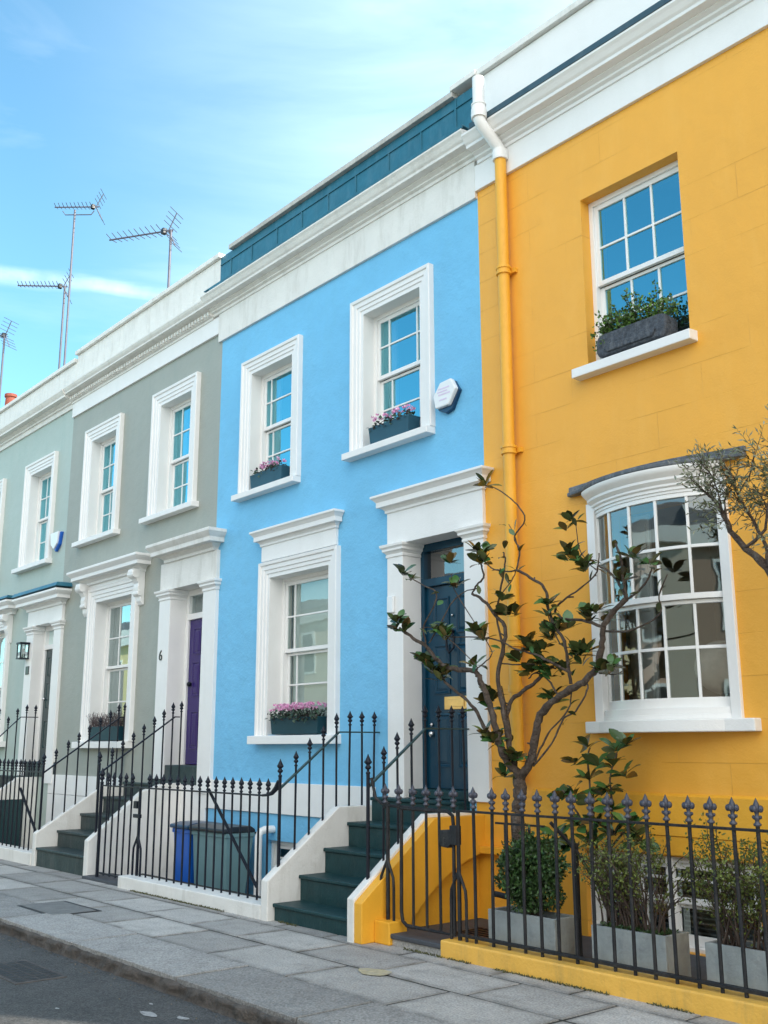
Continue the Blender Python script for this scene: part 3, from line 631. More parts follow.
mb.build('hood', M['white'], win, bev=.003)
# basement window
window(bh, *bw, .06, ((bw[0] + bw[1]) / 2,), (.3,), .12, M['glass'], M['dark_room'], None, None, None)
# door case
mb = MB()
mb.box(-8.078, -7.834, -.04, .30, 1.03, 3.40); capital(mb, -8.078, -7.834, 3.398, -.04, .34)
dc = mb.build('door_case', M['white'], bh, bev=.004)
mb = MB(); mb.box(-6.951, -6.685, -.04, .30, 1.03, 3.40); capital(mb, -6.951, -6.685, 3.398, -.04, .34); mb.build('pilaster', M['white'], dc, bev=.004)
mb = MB(); mb.box(-8.078, -6.685, -.04, .30, 3.530, 3.872); mb.mould(-8.078, -6.685, [(o * .98, 3.868 + z) for o, z in CORN_HOOD], -.04, .035); mb.build('entablature', M['white'], dc, bev=.003)
MB().box(-7.833, -7.78, .20, .30, 1.11, 3.527).box(-7.005, -6.952, .20, .30, 1.11, 3.527).box(-7.78, -7.005, .20, .30, 3.45, 3.53).box(-7.78, -7.005, .185, .30, 3.085, 3.165).build('door_frame', M['door_teal'], dc, bev=.004)
MB().box(-7.90, -6.89, .02, .34, 1.032, 1.112).build('door_sill', M['step_teal'], dc, bev=.006)
MB().quad((-7.78, .25, 3.165), (-7.005, .25, 3.165), (-7.005, .25, 3.45), (-7.78, .25, 3.45)).build('fanlight', glass('fanlight_glass', .12, 1.2, (1, 1, 1)), dc)
MB().box(-7.9, -6.9, .8, .81, 3.1, 3.6).build('hall_ceiling', M['cream_room'], dc)
d = panel_door(bh, -7.78, -7.005, 1.115, 3.083, .23, M['door_teal'])
MB().box(-7.53, -7.19, .222, .232, 1.86, 1.985).build('letterbox', M['brass'], d, bev=.004)
MB().box(-7.47, -7.25, .214, .224, 1.885, 1.955).build('letterbox_flap', M['brass'], d, bev=.003)
mb = MB(); mb.tube([(-7.39, .20, 2.60), (-7.44, .18, 2.55), (-7.44, .18, 2.45), (-7.39, .17, 2.40), (-7.34, .18, 2.45), (-7.34, .18, 2.55), (-7.39, .20, 2.60)], .011, 8); mb.ball((-7.39, .21, 2.61), .022)
mb.build('knocker', M['iron'], d, smooth=True)
MB().ball((-7.70, .205, 1.63), .032).build('handle', M['chrome'], d, smooth=True); MB().ball((-7.70, .21, 1.72), .02).build('lock', M['chrome'], d, smooth=True); MB().ball((-7.39, .215, 2.77), .014).build('spyhole', M['chrome'], d, smooth=True)
MB().box(-8.050, -7.955, -.072, -.042, 2.83, 3.00).build('intercom', M['plastic_white'], dc, bev=.008)
MB().box(-7.844, -7.838, .02, .10, 2.22, 2.46).build('bell_plate', M['chrome'], dc, bev=.002)
# cornice, frieze, teal roof cladding
mb = MB(); mb.box(-11.66, X1 - .002, -.035, .30, 6.888, 7.30); mb.build('frieze', M['white_old'], bh, bev=.003)
CORN = [(0, 7.290), (.02, 7.295), (.02, 7.33), (.05, 7.345), (.05, 7.365), (.085, 7.39), (.085, 7.40), (.17, 7.405), (.172, 7.435), (.19, 7.455), (.215, 7.50), (.235, 7.525), (.235, 7.545), (.0, 7.575)]
def straight_mould(x0, x1, prof, y, back=.3):
    return MB().prism_x([(y + back, prof[0][1])] + [(y - o, z) for o, z in prof] + [(y + back, prof[-1][1])], x0, x1)
straight_mould(-11.80, -6.64, CORN, -.03).build('cornice', M['white_old'], bh, bev=.002, seg=1)
tl = MB().box(-11.72, -6.62, .0, .28, 7.56, 8.175).build('roof_cladding', M['teal_lead'], bh)
mb = MB()
for i in range(9): 
    x = -11.45 + i * .56 + random.uniform(-.03, .03); mb.box(x - .009, x + .009, -.012, .002, 7.57, 8.05)
mb.box(-11.71, -6.66, -.014, .002, 8.045, 8.062); mb.box(-11.71, -6.63, -.26, .0, 7.577, 7.590); mb.box(-11.57, -6.63, -.26, -.245, 7.552, 7.578); mb.box(-6.98, -6.965, -.013, .002, 7.58, 8.17)
mb.build('cladding_seams', M['teal_lead'], tl, bev=.003)
MB().box(-11.44, -6.98, -.055, .30, 8.178, 8.245).build('coping', mat('stone_coping', (.50, .49, .46), .8, .15, 4, 1.5, 40, dirt=(.25, .24, .2), dirt_amt=.6), bh, bev=.008)
MB().box(-7.00, -6.62, -.07, .30, 8.235, 8.30).build('coping', M['white_old'], bh, bev=.008)
# front steps
bs = stoop(bh, -8.198, -6.972, [.147, .367, .587, .807, 1.03], [-1.27, -.99, -.712, -.435, -.15], M['step_teal'], .05, None, None)
prof = [(-1.345, -.4), (-1.345, .34), (-.545, .952), (-.002, .952), (-.002, -.4)]
MB().prism_x(prof, -8.31, -8.198).build('side_wall', M['white_old'], bs, bev=.010)
prof = [(-1.40, -.4), (-1.40, .325), (-.60, .945), (-.002, .945), (-.002, -.4)]
MB().prism_x(prof, -6.972, -6.882).build('side_wall', M['white_old'], bs, bev=.010)

# ---------- yellow house
yh = thing('terraced_house', 'golden yellow terraced house with white bow window and white roof parapet', 'house', (-3.9, 0, 0), HG)
X0, X1 = -6.69, 0.9
w_y = (-5.40, -4.375, 4.71, 6.306); bay = (-5.41, -4.22, 1.72, 3.43); bas = (-5.67, -4.15, .055, .712)
w_y2 = (-2.6, -1.57, 4.71, 6.306)
wall_mesh(X0, X1, -.4, 6.96, 0, .34, [w_y, bay, bas, w_y2]).build('wall', M['yellow'], yh)
shell(yh, X0, X1, 7.7, M['yellow'])
MB().box(-6.880, -6.692, -.006, -.001, -.4, 1.028).build('wall_return', M['yellow_gate'], yh)
yp = MB(); yp.prism_x([(0, .862), (-.030, .862), (-.030, 1.148), (-.002, 1.166), (0, 1.166)], -6.19, X1)
yp.build('plinth_band', M['yellow_gate'], yh, bev=.004)
MB().box(-6.19, X1, -.022, 0, .722, .858).build('plinth_course', M['yellow_gate'], yh, bev=.004)
for wn in (w_y, w_y2):
    x0, x1 = wn[:2]; g = (x1 - x0 - .175) / 3
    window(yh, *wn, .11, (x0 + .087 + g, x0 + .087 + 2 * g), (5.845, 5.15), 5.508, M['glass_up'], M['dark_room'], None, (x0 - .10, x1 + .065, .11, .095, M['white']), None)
# basement window with blinds
bwn = window(yh, *bas, .05, (-5.18, -4.88, -4.50), (.55,), .40, M['glass'], M['dark_room'], None, None, None)
mb = MB()
for k in range(17): mb.box(bas[0] + .07, bas[1] - .07, .19, .215, .09 + k * .036, .093 + k * .036 + .006)
mb.build('blind', M['curtain'], bwn)
MB().box(-4.93, -4.87, .03, .15, .06, .70).build('mullion', M['white_gloss'], bwn, bev=.004)
# bow window
cx, Rb, ha = (bay[0] + bay[1]) / 2, 1.045, R(35.2)
cy = Rb * math.cos(ha)
def bow(r, t): return (cx + r * math.sin(t), cy - r * math.cos(t))
def bow_ring(mb, r0, r1, z0, z1, t0=-ha, t1=ha, n=28):
    i = len(mb.v)
    for k in range(n + 1):
        t = t0 + (t1 - t0) * k / n; a = bow(r0, t); b = bow(r1, t)
        mb.v += [(*a, z0), (*b, z0), (*b, z1), (*a, z1)]
    for k in range(n):
        a = i + 4 * k
        for j in range(4): mb.f.append((a + j, a + (j + 1) % 4, a + 4 + (j + 1) % 4, a + 4 + j))
    mb.f += [(i, i + 3, i + 2, i + 1), (i + 4 * n, i + 4 * n + 1, i + 4 * n + 2, i + 4 * n + 3)]
def bow_mould(mb, prof, n=32, ext=0.0):
    i = len(mb.v); m_ = len(prof)
    for k in range(n + 1):
        t = -ha + 2 * ha * k / n
        for o, z in prof: mb.v.append((*bow(Rb + o, t), z))
    for k in range(n):
        for j in range(m_ - 1):
            a = i + k * m_ + j; mb.f.append((a, a + m_, a + m_ + 1, a + 1))
    for k in (0, n): mb.f.append(tuple(i + k * m_ + j for j in (range(m_) if k else reversed(range(m_)))))
fr = MB()
bow_ring(fr, Rb - .07, Rb + .012, 1.705, 1.742); bow_ring(fr, Rb - .08, Rb, 1.742, 1.79); bow_ring(fr, Rb - .08, Rb, 3.405, 3.44)
for s_ in (-1, 1):
    a, b = (ha, ha + R(5.2)) if s_ > 0 else (-ha - R(5.2), -ha)
    bow_ring(fr, Rb - .10, Rb + .012, 1.705, 3.44, a, b, 3)
bwm = fr.build('bow_window', M['white_gloss'], yh, bev=.003)
# side boards meeting the wall
for (a, b) in ((bay[1] - .02, bay[1] + .062), (bay[0] - .062, bay[0] + .02)): MB().box(a, b, -.035, .05, 1.703, 3.50).build('jamb', M['white_gloss'], bwm, bev=.004)
def bow_sash(name, z0, z1, rr_, zb, bot, top):
    mb = MB(); bow_ring(mb, rr_ - .035, rr_, z0, z0 + bot); bow_ring(mb, rr_ - .035, rr_, z1 - top, z1)
    npan = 5; t = R(.62)
    for k in range(npan + 1):
        tt = -ha + 2 * ha * k / npan; wdt = t if 0 < k < npan else R(1.1)
        tt = max(-ha + wdt, min(ha - wdt, tt)); bow_ring(mb, rr_ - .03, rr_ - .003, z0 + bot, z1 - top, tt - wdt, tt + wdt, 2)
    for k in range(npan):
        bow_ring(mb, rr_ - .029, rr_ - .004, zb - .012, zb + .012, -ha + 2 * ha * k / npan + t, -ha + 2 * ha * (k + 1) / npan - t, 6)
    mb.build(name, M['white_gloss'], bwm, bev=.002, seg=1)
bow_sash('upper_sash', 2.585, 3.405, Rb - .008, 2.985, .044, .035)
bow_sash('lower_sash', 1.79, 2.583, Rb - .045, 2.228, .072, .03)
g = MB(); g.open = True
for (rr_, z0, z1) in ((Rb - .024, 2.60, 3.39), (Rb - .061, 1.82, 2.57)):
    for k in range(5):
        ta, tb = -ha + 2 * ha * k / 5, -ha + 2 * ha * (k + 1) / 5; a, b = bow(rr_, ta), bow(rr_, tb)
        g.quad((*a, z0), (*b, z0), (*b, z1), (*a, z1))
g.build('glass', M['glass_bay'], bwm)
sl = [(-5.54, .02), (-5.54, -.085)] + [bow(Rb + .075, -ha * .86 + 2 * ha * .86 * k / 20) for k in range(21)] + [(-4.03, -.085), (-4.03, .02)]
MB().prism_z(sl, 1.612, 1.704).build('sill', M['white'], bwm, bev=.008)
hd = MB(); bow_mould(hd, [(-.05, 3.43), (.012, 3.43), (.012, 3.45), (.028, 3.462), (.028, 3.478), (.05, 3.50), (.055, 3.505), (.055, 3.525), (.085, 3.555), (.10, 3.575), (.10, 3.598), (-.05, 3.60)])
hd.build('head_moulding', M['white'], bwm, smooth='auto')
rf = [(-5.66, .0), (-5.66, -.05)] + [bow(Rb + .105, -ha * .93 + 2 * ha * .93 * k / 24) for k in range(25)] + [(-3.97, -.05), (-3.97, .0)]
i0 = MB(); i0.prism_z(rf, 3.598, 3.636); i0.prism_z([(x, y * .55) for x, y in rf], 3.636, 3.685)
i0.build('lead_roof', M['lead'], bwm, bev=.012, seg=3)
# bay room
r = MB(); r.open = True
a, b, y1, z0, z1 = -6.0, -3.4, 2.6, 1.2, 3.75
r.quad((a, y1, z0), (b, y1, z0), (b, y1, z1), (a, y1, z1)); r.quad((a, .345, z0), (a, y1, z0), (a, y1, z1), (a, .345, z1)); r.quad((b, .345, z0), (b, .345, z1), (b, y1, z1), (b, y1, z0))
r.quad((a, .345, z1), (a, y1, z1), (b, y1, z1), (b, .345, z1)); r.quad((a, .345, z0), (b, .345, z0), (b, y1, z0), (a, y1, z0))
r.build('room', M['cream_room'], bwm)
mb = MB(); mb.box(-5.40, -5.14, .37, .40, 1.75, 3.42); mb.box(-5.37, -5.17, .355, .371, 1.85, 2.5); mb.box(-5.37, -5.17, .355, .371, 2.6, 3.34); mb.build('shutter', M['white'], bwm, bev=.005)
MB().box(-4.30, -4.10, .37, .40, 1.75, 3.42).build('shutter', M['white'], bwm, bev=.005)
# parapet, cornice
MB().box(X0, X1, -.035, .30, 6.956, 7.235).build('frieze', M['white'], yh, bev=.003)
CORNY = [(0, 7.225), (.022, 7.23), (.022, 7.262), (.052, 7.278), (.052, 7.300), (.09, 7.322), (.09, 7.332), (.168, 7.337), (.172, 7.365), (.19, 7.385), (.215, 7.425), (.235, 7.45), (.235, 7.472), (.0, 7.49)]
straight_mould(-6.638, X1, CORNY, -.03).build('cornice', M['white'], yh, bev=.002, seg=1)
MB().prism_x([(-.272, 7.472), (-.272, 7.535), (-.01, 7.60), (.1, 7.60), (.1, 7.494), (-.25, 7.478)], -6.52, X1).build('lead_flashing', M['dark_lead'], yh, bev=.004)
MB().box(-6.615, X1, .0, .28, 7.45, 8.22).build('parapet', M['white'], yh, bev=.003)
MB().box(-6.62, X1, -.05, .32, 8.225, 8.30).build('coping', M['white_old'], yh, bev=.008)
# drainpipe
def pipe(mb, pts, r, n=14): mb.tube(pts, r, n)
mb = MB(); mb.tube([(-6.285, -.085, 7.16), (-6.285, -.085, 1.2)], .056, 18)
dp = mb.build('drainpipe', M['yellow_gate'], yh, smooth='auto')
mb = MB(); mb.tube([(-6.315, -.335, 7.90), (-6.315, -.335, 7.50), (-6.314, -.332, 7.45), (-6.310, -.315, 7.405), (-6.292, -.115, 7.245), (-6.288, -.092, 7.205), (-6.285, -.085, 7.16), (-6.285, -.085, 7.10)], .058, 18)
mb.lathe([(.060, -.04), (.075, -.04), (.078, 0), (.075, .055), (.060, .06)], 18, (-6.315, -.335, 7.50)); mb.lathe([(.058, -.05), (.074, -.05), (.079, .0), (.075, .05), (.060, .055)], 18, (-6.285, -.085, 7.14))
mb.build('swan_neck', M['white'], dp, smooth='auto')
MB().lathe([(.060, -.022), (.074, -.022), (.074, .0), (.068, .012), (.068, .03), (.074, .034), (.074, .05), (.060, .052)], 18, (-6.315, -.335, 7.56)).build('socket', M['white'], dp, smooth='auto')
for z in (5.92, 4.15, 2.40):
    mb = MB(); mb.lathe([(.058, -.04), (.073, -.038), (.073, -.02), (.066, -.015), (.066, .012), (.075, .016), (.075, .038), (.058, .04)], 18, (-6.285, -.085, z))
    mb.box(-6.385, -6.185, -.035, -.002, z - .022, z + .022); mb.build('collar', M['yellow_gate'], dp, smooth='auto')
MB().lathe([(.058, -.03), (.068, -.03), (.068, .03), (.058, .03)], 18, (-6.285, -.085, 2.0)).build('socket', M['yellow_gate'], dp, smooth='auto')
# yellow flank below the blue steps: thickened band above an arched recess
flank = MB()
arc = [(-.95, .0), (-.90, .08), (-.82, .17), (-.70, .28), (-.56, .38), (-.42, .465), (-.26, .535), (-.10, .585), (-.002, .60)]
top = [(-1.395, .0), (-1.395, .300), (-.60, .918), (-.002, .918)]
pl = top + list(reversed(arc))
flank.prism_x([(y, z) for y, z in pl], -6.884, -6.785)
flank.build('stair_flank', M['yellow_gate'], yh, bev=.006)
MB().prism_x([(-1.39, 0.0), (-.94, 0), (-.002, .0), (-.002, .62), (-.5, .44), (-1.0, .02)], -6.883, -6.872).build('arch_recess', M['yellow_gate'], yh)
MB().box(-6.784, -6.18, -.085, -.002, .60, .660).build('arch_string', M['yellow_gate'], yh, bev=.006)

# ---------- grey-green house
gh = thing('terraced_house', 'grey green terraced house with white surrounds and deep purple front door', 'house', (-14.05, 0, 0), HG)
X0, X1 = -16.50, -11.60
g_r = (-13.26, -12.36, 4.755, 6.40); g_l = (-15.62, -14.73, 4.755, 6.40); g_ll = (-15.11, -13.90, 1.60, 3.69); g_d = (-12.68, -11.79, 1.11, 3.62)
wall_mesh(X0, X1, -.6, 7.03, 0, .34, [g_r, g_l, g_ll, g_d]).build('wall', M['grey'], gh)
shell(gh, X0, X1, 7.6, M['grey'])
MB().box(-12.223, -11.602, -.028, 0, -.55, 1.04).build('plinth_band', M['white'], gh, bev=.004)
MB().box(X0, -13.96, -.03, 0, .80, 1.09).box(X0, -13.96, -.028, 0, -.5, .794).build('plinth_band', M['white'], gh, bev=.004)
for wn in (g_r, g_l):
    g = (wn[1] - wn[0] - .175) / 3
    s = MB().arch(wn[0], wn[1], wn[2] - .01, wn[3], arch_prof(.21))
    window(gh, *wn, .13, (wn[0] + .087 + g, wn[0] + .087 + 2 * g), (5.95, 5.16), 5.555, M['glass_up'], M['dark_room'], s, (wn[0] - .35, wn[1] + .28, .12, .085, M['white']), 'curtains')
g = (g_ll[1] - g_ll[0] - .175) / 3
s = MB().arch(g_ll[0], g_ll[1], g_ll[2] - .01, g_ll[3], arch_prof(.215))
win = window(gh, *g_ll, .16, (g_ll[0] + .087 + g, g_ll[0] + .087 + 2 * g), (3.13, 2.17), 2.69, M['glass'], M['cream_room'], s, (-15.46, -13.70, .13, .105, M['white']), 'curtains')
HOODG = [(0, 0), (.03, .005), (.03, .04), (.075, .075), (.075, .085), (.17, .088), (.17, .14), (.195, .165), (.225, .20), (.225, .235), (0, .255)]
mb = MB(); mb.box(-15.42, -13.60, -.04, .004, 3.915, 4.04); mb.mould(-15.50, -13.56, [(o, 3.97 + z) for o, z in HOODG], -.05, .05)
hd = mb.build('hood', M['white'], win, bev=.003)
for xc in (-15.43, -13.62):
    mb = MB(); pr = [(-.002, 4.0), (-.20, 4.0), (-.21, 3.95), (-.19, 3.90), (-.14, 3.86), (-.10, 3.80), (-.11, 3.74), (-.10, 3.68), (-.07, 3.63), (-.06, 3.55), (-.03, 3.50), (-.002, 3.49)]
    mb.prism_x(pr, xc - .075, xc + .075)
    mb.tube([(xc - .09, -.15, 3.93), (xc + .09, -.15, 3.93)], .06, 14); mb.tube([(xc - .085, -.075, 3.66), (xc + .085, -.075, 3.66)], .04, 12)
    mb.build('bracket', M['white'], hd, bev=.005)
mb = MB(); mb.box(-12.985, -12.674, -.05, .30, 1.10, 3.48); capital(mb, -12.985, -12.674, 3.475, -.05, .34)
dc = mb.build('door_case', M['white'], gh, bev=.004)
mb = MB(); mb.box(-11.796, -11.478, -.05, .30, .95, 3.48); capital(mb, -11.796, -11.478, 3.475, -.05, .34); mb.build('pilaster', M['white'], dc, bev=.004)
mb = MB(); mb.box(-12.985, -11.478, -.05, .30, 3.612, 3.99); mb.mould(-12.83, -11.555, [(o * .98, 3.985 + z * 1.1) for o, z in HOODG], -.05, .05); mb.build('entablature', M['white_old'], dc, bev=.003)
MB().box(-12.673, -12.60, .20, .30, 1.28, 3.61).box(-11.87, -11.797, .20, .30, 1.28, 3.61).box(-12.60, -11.87, .20, .30, 3.53, 3.61).box(-12.60, -11.87, .19, .30, 3.20, 3.28).build('door_frame', M['white_gloss'], dc, bev=.004)
MB().quad((-12.60, .25, 3.28), (-11.87, .25, 3.28), (-11.87, .25, 3.53), (-12.60, .25, 3.53)).build('fanlight', M['glass'], dc)
MB().box(-12.66, -11.8, .9, .91, 3.1, 3.6).build('hall_ceiling', M['dark_room'], dc)
d = panel_door(gh, -12.60, -11.87, 1.285, 3.20, .23, M['door_purple'])
MB().box(-12.22, -12.06, .215, .232, 2.36, 2.44).build('letterbox', M['brass'], d, bev=.004)
MB().ball((-12.50, .19, 2.33), .035).build('handle', M['iron'], d, smooth=True)
# house number 6 on the pilaster
c_ = bpy.data.curves.new('number', 'FONT'); c_.body = '6'; c_.size = .20; c_.extrude = .004; c_.align_x = 'CENTER'
tmp = bpy.data.objects.new('tmp', c_); col.objects.link(tmp); me_ = bpy.data.meshes.new_from_object(tmp.evaluated_get(bpy.context.evaluated_depsgraph_get())); bpy.data.objects.remove(tmp)
no = bpy.data.objects.new('house_number', me_); col.objects.link(no); no.rotation_euler = (R(90), 0, 0); me_.materials.clear(); me_.materials.append(M['black_paint'])
no.parent = dc; no.location = Vector((-12.875, -.055, 2.66)) - worldloc(dc)
MB().box(-13.00, -11.48, -.028, .20, 1.045, 1.28).build('door_sill', M['step_slate'], dc, bev=.008)
gs = stoop(gh, -13.86, -12.335, [.232, .435, .64, .85, 1.04], [-1.20, -.93, -.62, -.31, -.02], M['step_slate'], .04, None, None)
MB().prism_x([(-1.23, -.4), (-1.23, .41), (-.33, .985), (-.002, .985), (-.002, -.4)], -13.965, -13.86).build('side_wall', M['white_old'], gs, bev=.010)
MB().prism_x([(-1.24, -.4), (-1.24, .42), (-.55, .975), (-.25, 1.06), (-.002, 1.06), (-.002, -.4)], -12.335, -12.225).build('side_wall', M['white_old'], gs, bev=.010)
# parapet and cornice
MB().box(-16.50, -11.664, -.035, .30, 7.02, 7.27).build('frieze', M['white'], gh, bev=.003)
CG = [(0, 7.262), (.02, 7.266), (.02, 7.30), (.05, 7.31), (.05, 7.375), (.07, 7.385), (.12, 7.40), (.17, 7.405), (.172, 7.43), (.195, 7.46), (.21, 7.49), (.21, 7.515), (.0, 7.55)]
cg = straight_mould(-16.52, -11.80, CG, -.03).build('cornice', M['white_old'], gh, bev=.002, seg=1)
mb = MB(); x = -16.45
while x < -11.85: mb.box(x, x + .045, -.115, -.078, 7.318, 7.368); x += .085
dn = mb.build('dentils', M['white_old'], cg); dn['kind'] = 'stuff'
MB().box(-16.5, -11.725, .0, .28, 7.45, 8.16).build('parapet', M['white_old'], gh, bev=.004)
MB().prism_x([(-.10, 7.55), (-.10, 7.60), (-.002, 7.66), (-.002, 7.54)], -16.5, -11.63).build('weathering', M['white_old'], gh, bev=.004)
MB().box(-16.52, -11.70, -.05, .32, 8.165, 8.235).build('coping', M['white_old'], gh, bev=.008)

# ---------- sage house
sh = thing('terraced_house', 'pale sage terraced house with dark green door and bracket lantern', 'house', (-18.95, 0, 0), HG)
X0, X1 = -22.30, -16.50
s_r = (-18.22, -17.27, 4.66, 6.35); s_l = (-20.70, -19.75, 4.66, 6.35); s_ll = (-20.3, -18.90, 1.62, 3.60); s_d = (-17.50, -16.62, 1.11, 3.55)
wall_mesh(X0, X1, -.6, 7.25, 0, .34, [s_r, s_l, s_ll, s_d]).build('wall', M['sage'], sh)
shell(sh, X0, X1, 7.6, M['sage'])
for wn in (s_r, s_l):
    g = (wn[1] - wn[0] - .175) / 3
    s = MB().arch(wn[0], wn[1], wn[2] - .01, wn[3], arch_prof(.21))
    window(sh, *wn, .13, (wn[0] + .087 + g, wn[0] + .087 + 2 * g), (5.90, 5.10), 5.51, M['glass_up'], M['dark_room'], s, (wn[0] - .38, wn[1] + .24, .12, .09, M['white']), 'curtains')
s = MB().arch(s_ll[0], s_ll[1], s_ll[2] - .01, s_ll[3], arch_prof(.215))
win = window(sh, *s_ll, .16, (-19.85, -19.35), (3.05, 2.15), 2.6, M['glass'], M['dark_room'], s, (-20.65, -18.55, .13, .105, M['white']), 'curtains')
mb = MB(); mb.mould(-20.65, -18.55, [(o, 3.84 + z) for o, z in HOODG], -.04, .05); mb.mould(-20.5, -18.7, [(0, 3.80), (.02, 3.80), (.02, 3.85), (0, 3.85)], -.02, .02)
hd = mb.build('hood', M['white'], win, bev=.003)
MB().mould(-20.66, -18.54, [(0, 4.095), (.235, 4.10), (.20, 4.15), (0, 4.17)], -.04, .05).build('lead_cover', M['teal_lead'], hd, bev=.004)
for xc in (-20.5, -18.70):
    mb = MB(); mb.prism_x(pr_ := [(-.002, 3.84), (-.20, 3.84), (-.21, 3.79), (-.19, 3.74), (-.14, 3.70), (-.10, 3.64), (-.11, 3.58), (-.07, 3.47), (-.03, 3.34), (-.002, 3.33)], xc - .075, xc + .075)
    mb.tube([(xc - .09, -.15, 3.77), (xc + .09, -.15, 3.77)], .06, 12); mb.build('bracket', M['white'], hd, bev=.005)
mb = MB(); mb.box(-17.80, -17.494, -.05, .30, 1.05, 3.40); capital(mb, -17.80, -17.494, 3.395, -.05, .34)
dc = mb.build('door_case', M['white'], sh, bev=.004)
mb = MB(); mb.box(-16.626, -16.34, -.05, .30, .95, 3.40); capital(mb, -16.626, -16.34, 3.395, -.05, .34); mb.build('pilaster', M['white'], dc, bev=.004)
mb = MB(); mb.box(-17.80, -16.34, -.05, .30, 3.534, 3.80); mb.mould(-17.80, -16.34, [(o, 3.79 + z) for o, z in HOODG], -.05, .05); en = mb.build('entablature', M['white'], dc, bev=.003)
MB().mould(-17.81, -16.33, [(0, 4.05), (.235, 4.055), (.20, 4.12), (0, 4.16)], -.05, .05).build('lead_cover', M['teal_lead'], en, bev=.004)
MB().box(-17.50, -17.42, .14, .30, 1.28, 3.53).box(-16.70, -16.62, .14, .30, 1.28, 3.53).box(-17.42, -16.70, .14, .30, 3.45, 3.53).box(-17.42, -16.70, .13, .30, 3.13, 3.21).build('door_frame', M['white_gloss'], dc, bev=.004)
MB().quad((-17.42, .2, 3.21), (-16.70, .2, 3.21), (-16.70, .2, 3.45), (-17.42, .2, 3.45)).build('fanlight', M['glass'], dc)
d = panel_door(sh, -17.42, -16.70, 1.285, 3.13, .17, M['door_green'])
MB().ball((-16.98, .14, 2.40), .03).build('knocker', M['chrome'], d, smooth=True); MB().ball((-17.32, .14, 2.3), .03).build('handle', M['chrome'], d, smooth=True)
MB().box(-17.72, -17.58, -.062, -.048, 2.72, 2.86).build('number_plate', M['black_paint'], dc, bev=.003)
MB().box(-17.85, -16.30, -.028, .14, 1.045, 1.28).build('door_sill', M['step_slate'], dc, bev=.008)
ss = stoop(sh, -18.65, -17.09, [.232, .435, .64, .85, 1.04], [-1.20, -.93, -.62, -.31, -.02], M['step_slate'], .04, None, None)
MB().prism_x([(-1.24, -.4), (-1.24, .42), (-.33, 1.04), (-.002, 1.04), (-.002, -.4)], -17.09, -16.98).build('side_wall', M['white_old'], ss, bev=.010)
MB().prism_x([(-1.24, -.4), (-1.24, .42), (-.33, 1.04), (-.002, 1.04), (-.002, -.4)], -18.76, -18.65).build('side_wall', M['white_old'], ss, bev=.010)
MB().box(-16.975, -16.955, -.72, -.22, -.5, .70).build('cellar_door', M['door_green'], ss, bev=.003)
MB().box(X0, -16.505, -.03, .28, 7.20, 7.29).build('frieze', M['white_old'], sh, bev=.003)
CS = [(0, 7.282), (.03, 7.29), (.03, 7.32), (.08, 7.35), (.08, 7.36), (.17, 7.365), (.172, 7.40), (.195, 7.43), (.22, 7.47), (.22, 7.495), (.0, 7.53)]
straight_mould(X0, -16.48, CS, -.03).build('cornice', M['white_old'], sh, bev=.002, seg=1)
MB().box(X0, -16.5, .0, .28, 7.45, 8.04).build('parapet', M['white_old'], sh, bev=.004)
MB().prism_x([(-.12, 7.53), (-.12, 7.61), (-.002, 7.66), (-.002, 7.52)], X0, -16.5).build('weathering', M['dark_lead'], sh, bev=.004)
MB().box(X0, -16.525, -.05, .32, 8.045, 8.115).build('coping', M['white_old'], sh, bev=.008)
ck = MB().box(-22.2, -20.9, .36, 1.0, 7.2, 8.36).build('chimney', M['brick'], sh, bev=.01)
for x in (-21.28,): MB().lathe([(.13, 0), (.125, .05), (.105, .42), (.13, .43), (.13, .49), (.10, .50)], 16, (x, .55, 8.36)).build('chimney_pot', M['terracotta'], ck, smooth='auto')

